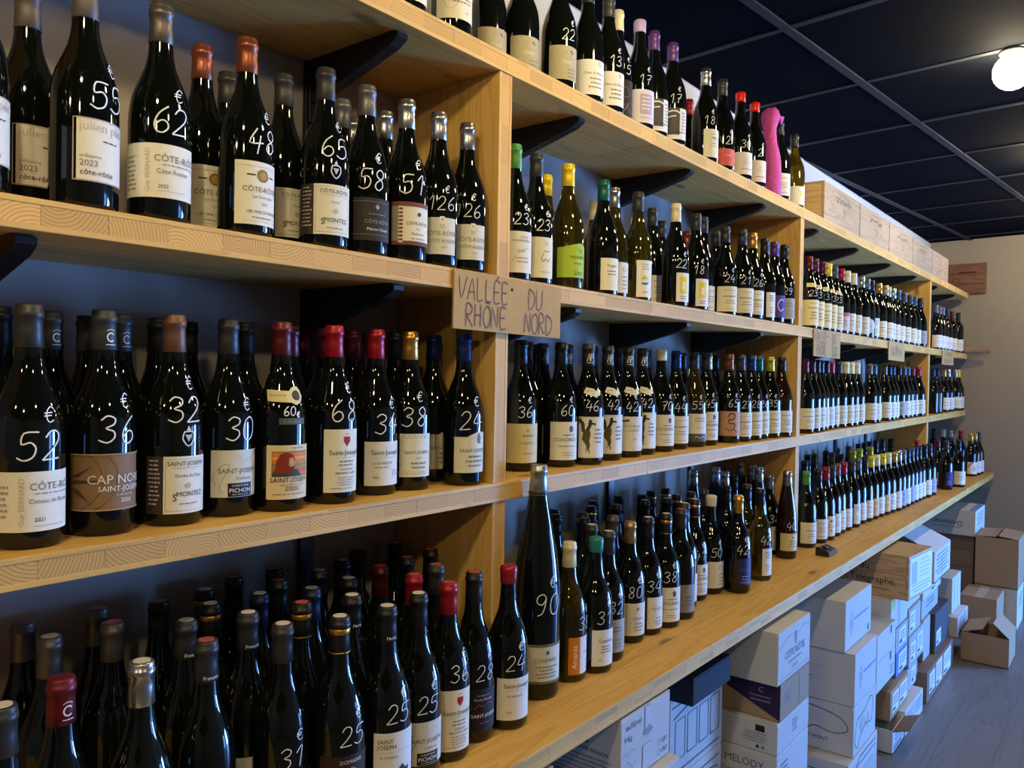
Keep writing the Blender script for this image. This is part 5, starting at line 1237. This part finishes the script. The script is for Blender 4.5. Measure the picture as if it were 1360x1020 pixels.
carton(2.222, 2.494, .78, 1.10, .245, .385, 'white', 'white carton printed DOMAINE MELODY under the CÔTE RÔTIE carton', [('l', .02, .10, .10, 3, .014, Q)], [('t', 'DOMAINE MELODY', .030, .150, .090, '5A5A66'), ('t', 'RHÔNE NORD', .022, .130, .055, Q)])
carton(2.222, 2.494, .78, 1.10, 0, .245, 'white', 'white carton on the floor at the foot of the CÔTE RÔTIE stack')
# ---- next stack, white cartons
ov = [('s', [(.075+.018*math.cos(a*.393), .085+.036*math.sin(a*.393)) for a in range(17)], .0018, '5A70B0'), ('s', [(.065, .07), (.085, .10)], .0018, '5A70B0'), ('s', [(.065, .10), (.085, .07)], .0018, '5A70B0'), ('l', .11, .29, .090, 1, .020, '7A90C8'), ('r', .285, .305, .012, .034, '3A8A4A')]
sd = [('r', .06, .20, .118, .1186, Q), ('t', 'Blanc', .013, .12, .096, Q), ('t', 'Rouge', .013, .13, .076, Q), ('r', .06, .20, .068, .0686, Q), ('t', 'Blanc', .013, .11, .040, Q), ('t', 'Rouge', .013, .12, .022, Q)]
carton(2.838, 3.172, .772, 1.05, .5152, .690, 'white', 'white carton with an oval emblem, top of the stack below the wooden case', ov, sd)
carton(2.848, 3.130, .74, 1.03, .3332, .515, 'white', 'white carton with an oval emblem, second in the stack', [q for q in ov if q[-1] != '3A8A4A' or True and q[0] != 'r'], sd)
jl = [('s', smooth_pts([(.05, .12), (.02, .07), (.03, .03), (.06, .02), (.09, .05), (.16, .07), (.22, .06), (.25, .10), (.24, .14), (.20, .15), (.16, .13), (.10, .12), (.05, .12)], 4), .0025, B_), ('s', smooth_pts([(.07, .08), (.10, .11), (.09, .06), (.13, .10), (.15, .07), (.19, .10), (.18, .05)], 4), .002, B_)]
carton(2.846, 3.138, .74, 1.03, .1602, .333, 'white', 'crumpled white carton with a curly printed frame, third in the stack', jl, [('s', smooth_pts([(.02, .14), (.06, .16), (.14, .15), (.24, .13), (.27, .09), (.22, .07), (.16, .08), (.12, .06), (.05, .07)], 4), .0025, B_), ('t', 'ity', .034, .12, .095, B_), ('t', 'SAINT-MONT', .018, .15, .036, B_)])
carton(2.78, 3.150, .735, 1.03, 0, .160, 'white', 'white carton with a line-drawn house, bottom of the stack',
       [('s', [(.10, .02), (.10, .12), (.34, .12), (.34, .02)], .003, B_)] + [('s', [(.13+.05*i, .04), (.13+.05*i, .09), (.16+.05*i, .09), (.16+.05*i, .04), (.13+.05*i, .04)], .002, B_) for i in range(4)] + [('s', [(.08, .12), (.14, .145), (.34, .14)], .003, B_)],
       [('s', [(.02, .12), (.27, .12)], .003, B_), ('s', [(.02, .09), (.20, .09), (.24, .03)], .003, B_)])
# ---- slotted white cartons
sl = [('r', .20, .22, .07, .10, '101014')]
carton(3.180, 3.468, .75, 1.02, .3852, .490, 'white', 'white carton with a black carrying slot, upper of two', sl, None, [('r', .04, .15, .06, .09, '101014')])
carton(3.180, 3.468, .75, 1.02, .2702, .385, 'white', 'white carton with a black carrying slot, lower of two', [('r', .20, .22, .08, .11, '101014'), ('l', .2, .27, .05, 3, .014, Q)])
carton(3.180, 3.320, .79, 1.02, 0, .27, 'brown', 'brown carton standing on the floor under the slotted cartons')
carton(3.330, 3.520, .722, 1.00, 0, .092, 'white', 'low white carton on the floor under a brown flap', [('l', .02, .17, .06, 3, .018, Q), ('r', .02, .15, .012, .018, B_)], None, None, 0, [(.0, .0, .065, .188, math.pi-.35, 0)], None, 'brown')
carton(3.530, 3.868, .72, 1.00, 0, .102, 'white', 'white taped carton on the floor in front of the stacks', [('l', .02, .14, .08, 4, .014, Q), ('r', .02, .14, .012, .018, B_), ('r', .155, .16, .0, .10, Q), ('l', .18, .32, .08, 4, .014, Q)])
carton(3.388, 3.690, .745, 1.02, .1025, .218, 'kraft', 'kraft carton with labels below the slotted cartons', None, None, None, 0, 'closed', [(.03, .13, .02, .10), (.15, .28, .02, .10)])
carton(3.700, 3.945, .76, 1.02, .1025, .20, 'grey', 'grey carton with one shipping label above the taped floor carton', None, None, None, 0, 'closed', [(.12, .20, .015, .085)])
carton(3.560, 3.762, .765, 1.04, .2182, .322, 'blue', 'blue-edged carton in the middle of the label wall', None, None, None, 0, 'closed', [(.04, .18, .012, .09)])
carton(3.545, 3.762, .765, 1.04, .3222, .425, 'grey', 'grey carton with a square label above the blue-edged one', None, None, None, 0, 'closed', [(.05, .17, .02, .09)])
carton(3.475, 3.600, .77, 1.04, .4252, .556, 'white', 'white carton with a lime sticker under the wooden case', [('c', .05, .105, .020, 'A8B83C')])
carton(3.602, 3.770, .77, 1.04, .4252, .556, 'white', 'plain white carton right of the lime sticker carton', [('r', .02, .03, .0, .13, 'B8B8C0')])
carton(3.768, 4.078, .76, 1.03, .2002, .333, 'grey', 'grey carton with two labels low in the label wall', None, None, None, 0, 'closed', [(.03, .12, .02, .10), (.16, .27, .02, .11)])
carton(3.776, 4.010, .765, 1.04, .3332, .450, 'grey', 'grey carton with a tall label in the label wall', None, None, None, 0, 'closed', [(.02, .12, .015, .10)])
carton(3.776, 4.040, .775, 1.04, .4502, .555, 'white', 'white carton tucked under the right half of the wooden case', [('l', .02, .2, .08, 4, .016, Q)])
# ---- wide grey carton and what stands on it
carton(3.950, 4.600, .72, 1.00, 0, .140, 'brown', 'wide grey-brown carton on the floor with three white labels', None, None, None, 0, 'closed', [(.05, .17, .03, .12), (.20, .34, .02, .13), (.38, .56, .02, .125)])
carton(4.090, 4.242, .765, 1.03, .1402, .333, 'grey', 'tall grey carton standing on the wide floor carton')
carton(4.246, 4.596, .745, 1.03, .1402, .333, 'slate', 'dark slate carton with one pale label', None, None, None, 0, 'closed', [(.03, .14, .03, .10)])
carton(4.082, 4.466, .775, 1.04, .3332, .424, 'grey', 'long grey carton lying across the slate and tall grey cartons', [('l', .10, .30, .06, 2, .02, Q)])
carton(4.082, 4.500, .770, 1.04, .4242, .482, 'white', 'flat white carton below the open white carton', None, None, None, 0, 'closed', [(.18, .30, .006, .05)])
carton(4.218, 4.620, .75, 1.03, .4822, .630, 'white', 'open white carton with its lid folded up beside the wooden case', [('l', .03, .36, .12, 6, .018, Q), ('r', .19, .194, .0, .14, Q)], None, None, 0, [(.0, .0, .20, .40, .42, 0)])
carton(4.660, 4.955, .79, 1.03, 0, .125, 'brown', 'brown carton on the floor behind the open kraft box')
carton(4.650, 4.955, .712, 1.02, .1252, .226, 'white', 'white carton with printed front below the tall white one', [('l', .02, .13, .085, 4, .016, Q), ('r', .145, .15, .0, .10, Q), ('l', .17, .28, .085, 4, .016, Q), ('r', .03, .12, .010, .018, B_)])
carton(4.705, 4.955, .75, 1.02, .2262, .412, 'white', 'tall white carton beyond the label wall', [('r', .06, .066, 0, .18, Q), ('r', .15, .156, 0, .18, Q), ('r', .005, .010, .02, .03, '3A8A4A')])
# ---- kraft boxes by the end wall
carton(4.700, 4.968, .490, .705, 0, .150, 'kraft', 'open kraft box on the floor with raised flaps, nearest of the kraft boxes', None, None, None, 0, [(.0, .0, .10, .262, .75, 0), (.0, .211, -.10, .262, -.30, 0)])
carton(5.150, 5.455, .600, .785, 0, .235, 'kraft', 'closed kraft box behind the open floor box', [('p', [(.15, .04), (.16, .09), (.17, .04)], '6A5040')])
carton(5.470, 5.780, .535, .757, 0, .235, 'white', 'white carton under the large kraft box', [('l', .05, .25, .18, 4, .02, Q)])
carton(5.470, 5.800, .535, .757, .2355, .525, 'kraft', 'large kraft box with loose top flaps near the end wall', None, None, None, 0, [(.0, .0, .105, .326, .12, 0), (.0, .2195, -.105, .326, -.06, 0)])
for i, (za, zb) in enumerate(((0, .170), (.170, .313), (.313, .416), (.416, .510))):
    carton(5.55, 5.90, .775, 1.08, za, zb, 'brown', 'brown carton in the stack behind the large kraft box, %s' % ('on the floor', 'second from the floor', 'third from the floor', 'topmost')[i])
carton(5.50, 5.86, .762, 1.08, .5102, .665, 'white', 'white carton with upside-down lettering on the brown stack', [('l', .05, .3, .12, 4, .02, Q)], [('t', 'Domaine', -.042, .17, .085, '3A3A40'), ('l', .05, .27, .045, 1, .012, Q)], [('r', .0, .355, .0, .04, '6E96D8')])
# ---- the wooden wine case lying on top of the label wall
M_CASE = wood('case_wood', (0.52, 0.35, 0.20), (0.36, 0.22, 0.11), 1, .6, False, 1.0)
fx = [('r', .012, .288, .012, .168, 'DADCE0'), ('r', .03, .10, .06, .15, 'A8ACB8'), ('l', .03, .27, .05, 3, .013, '9AA0AC'), ('l', .12, .27, .145, 5, .017, 'B4B8C2')]
crate(3.515, 3.815, .716, 1.13, .5572, .737, 'wooden wine case with a white paper front lying on the cartons', fx,
      [('t', 'Domaine du', .040, .16, .105, '3E2A1E'), ('t', 'Vieux Télégraphe.', .040, .222, .055, '3E2A1E'), ('l', .12, .36, .032, 1, .010, '5A4232')], -.10, (M_CASE, M_CASE), 'wooden cases')
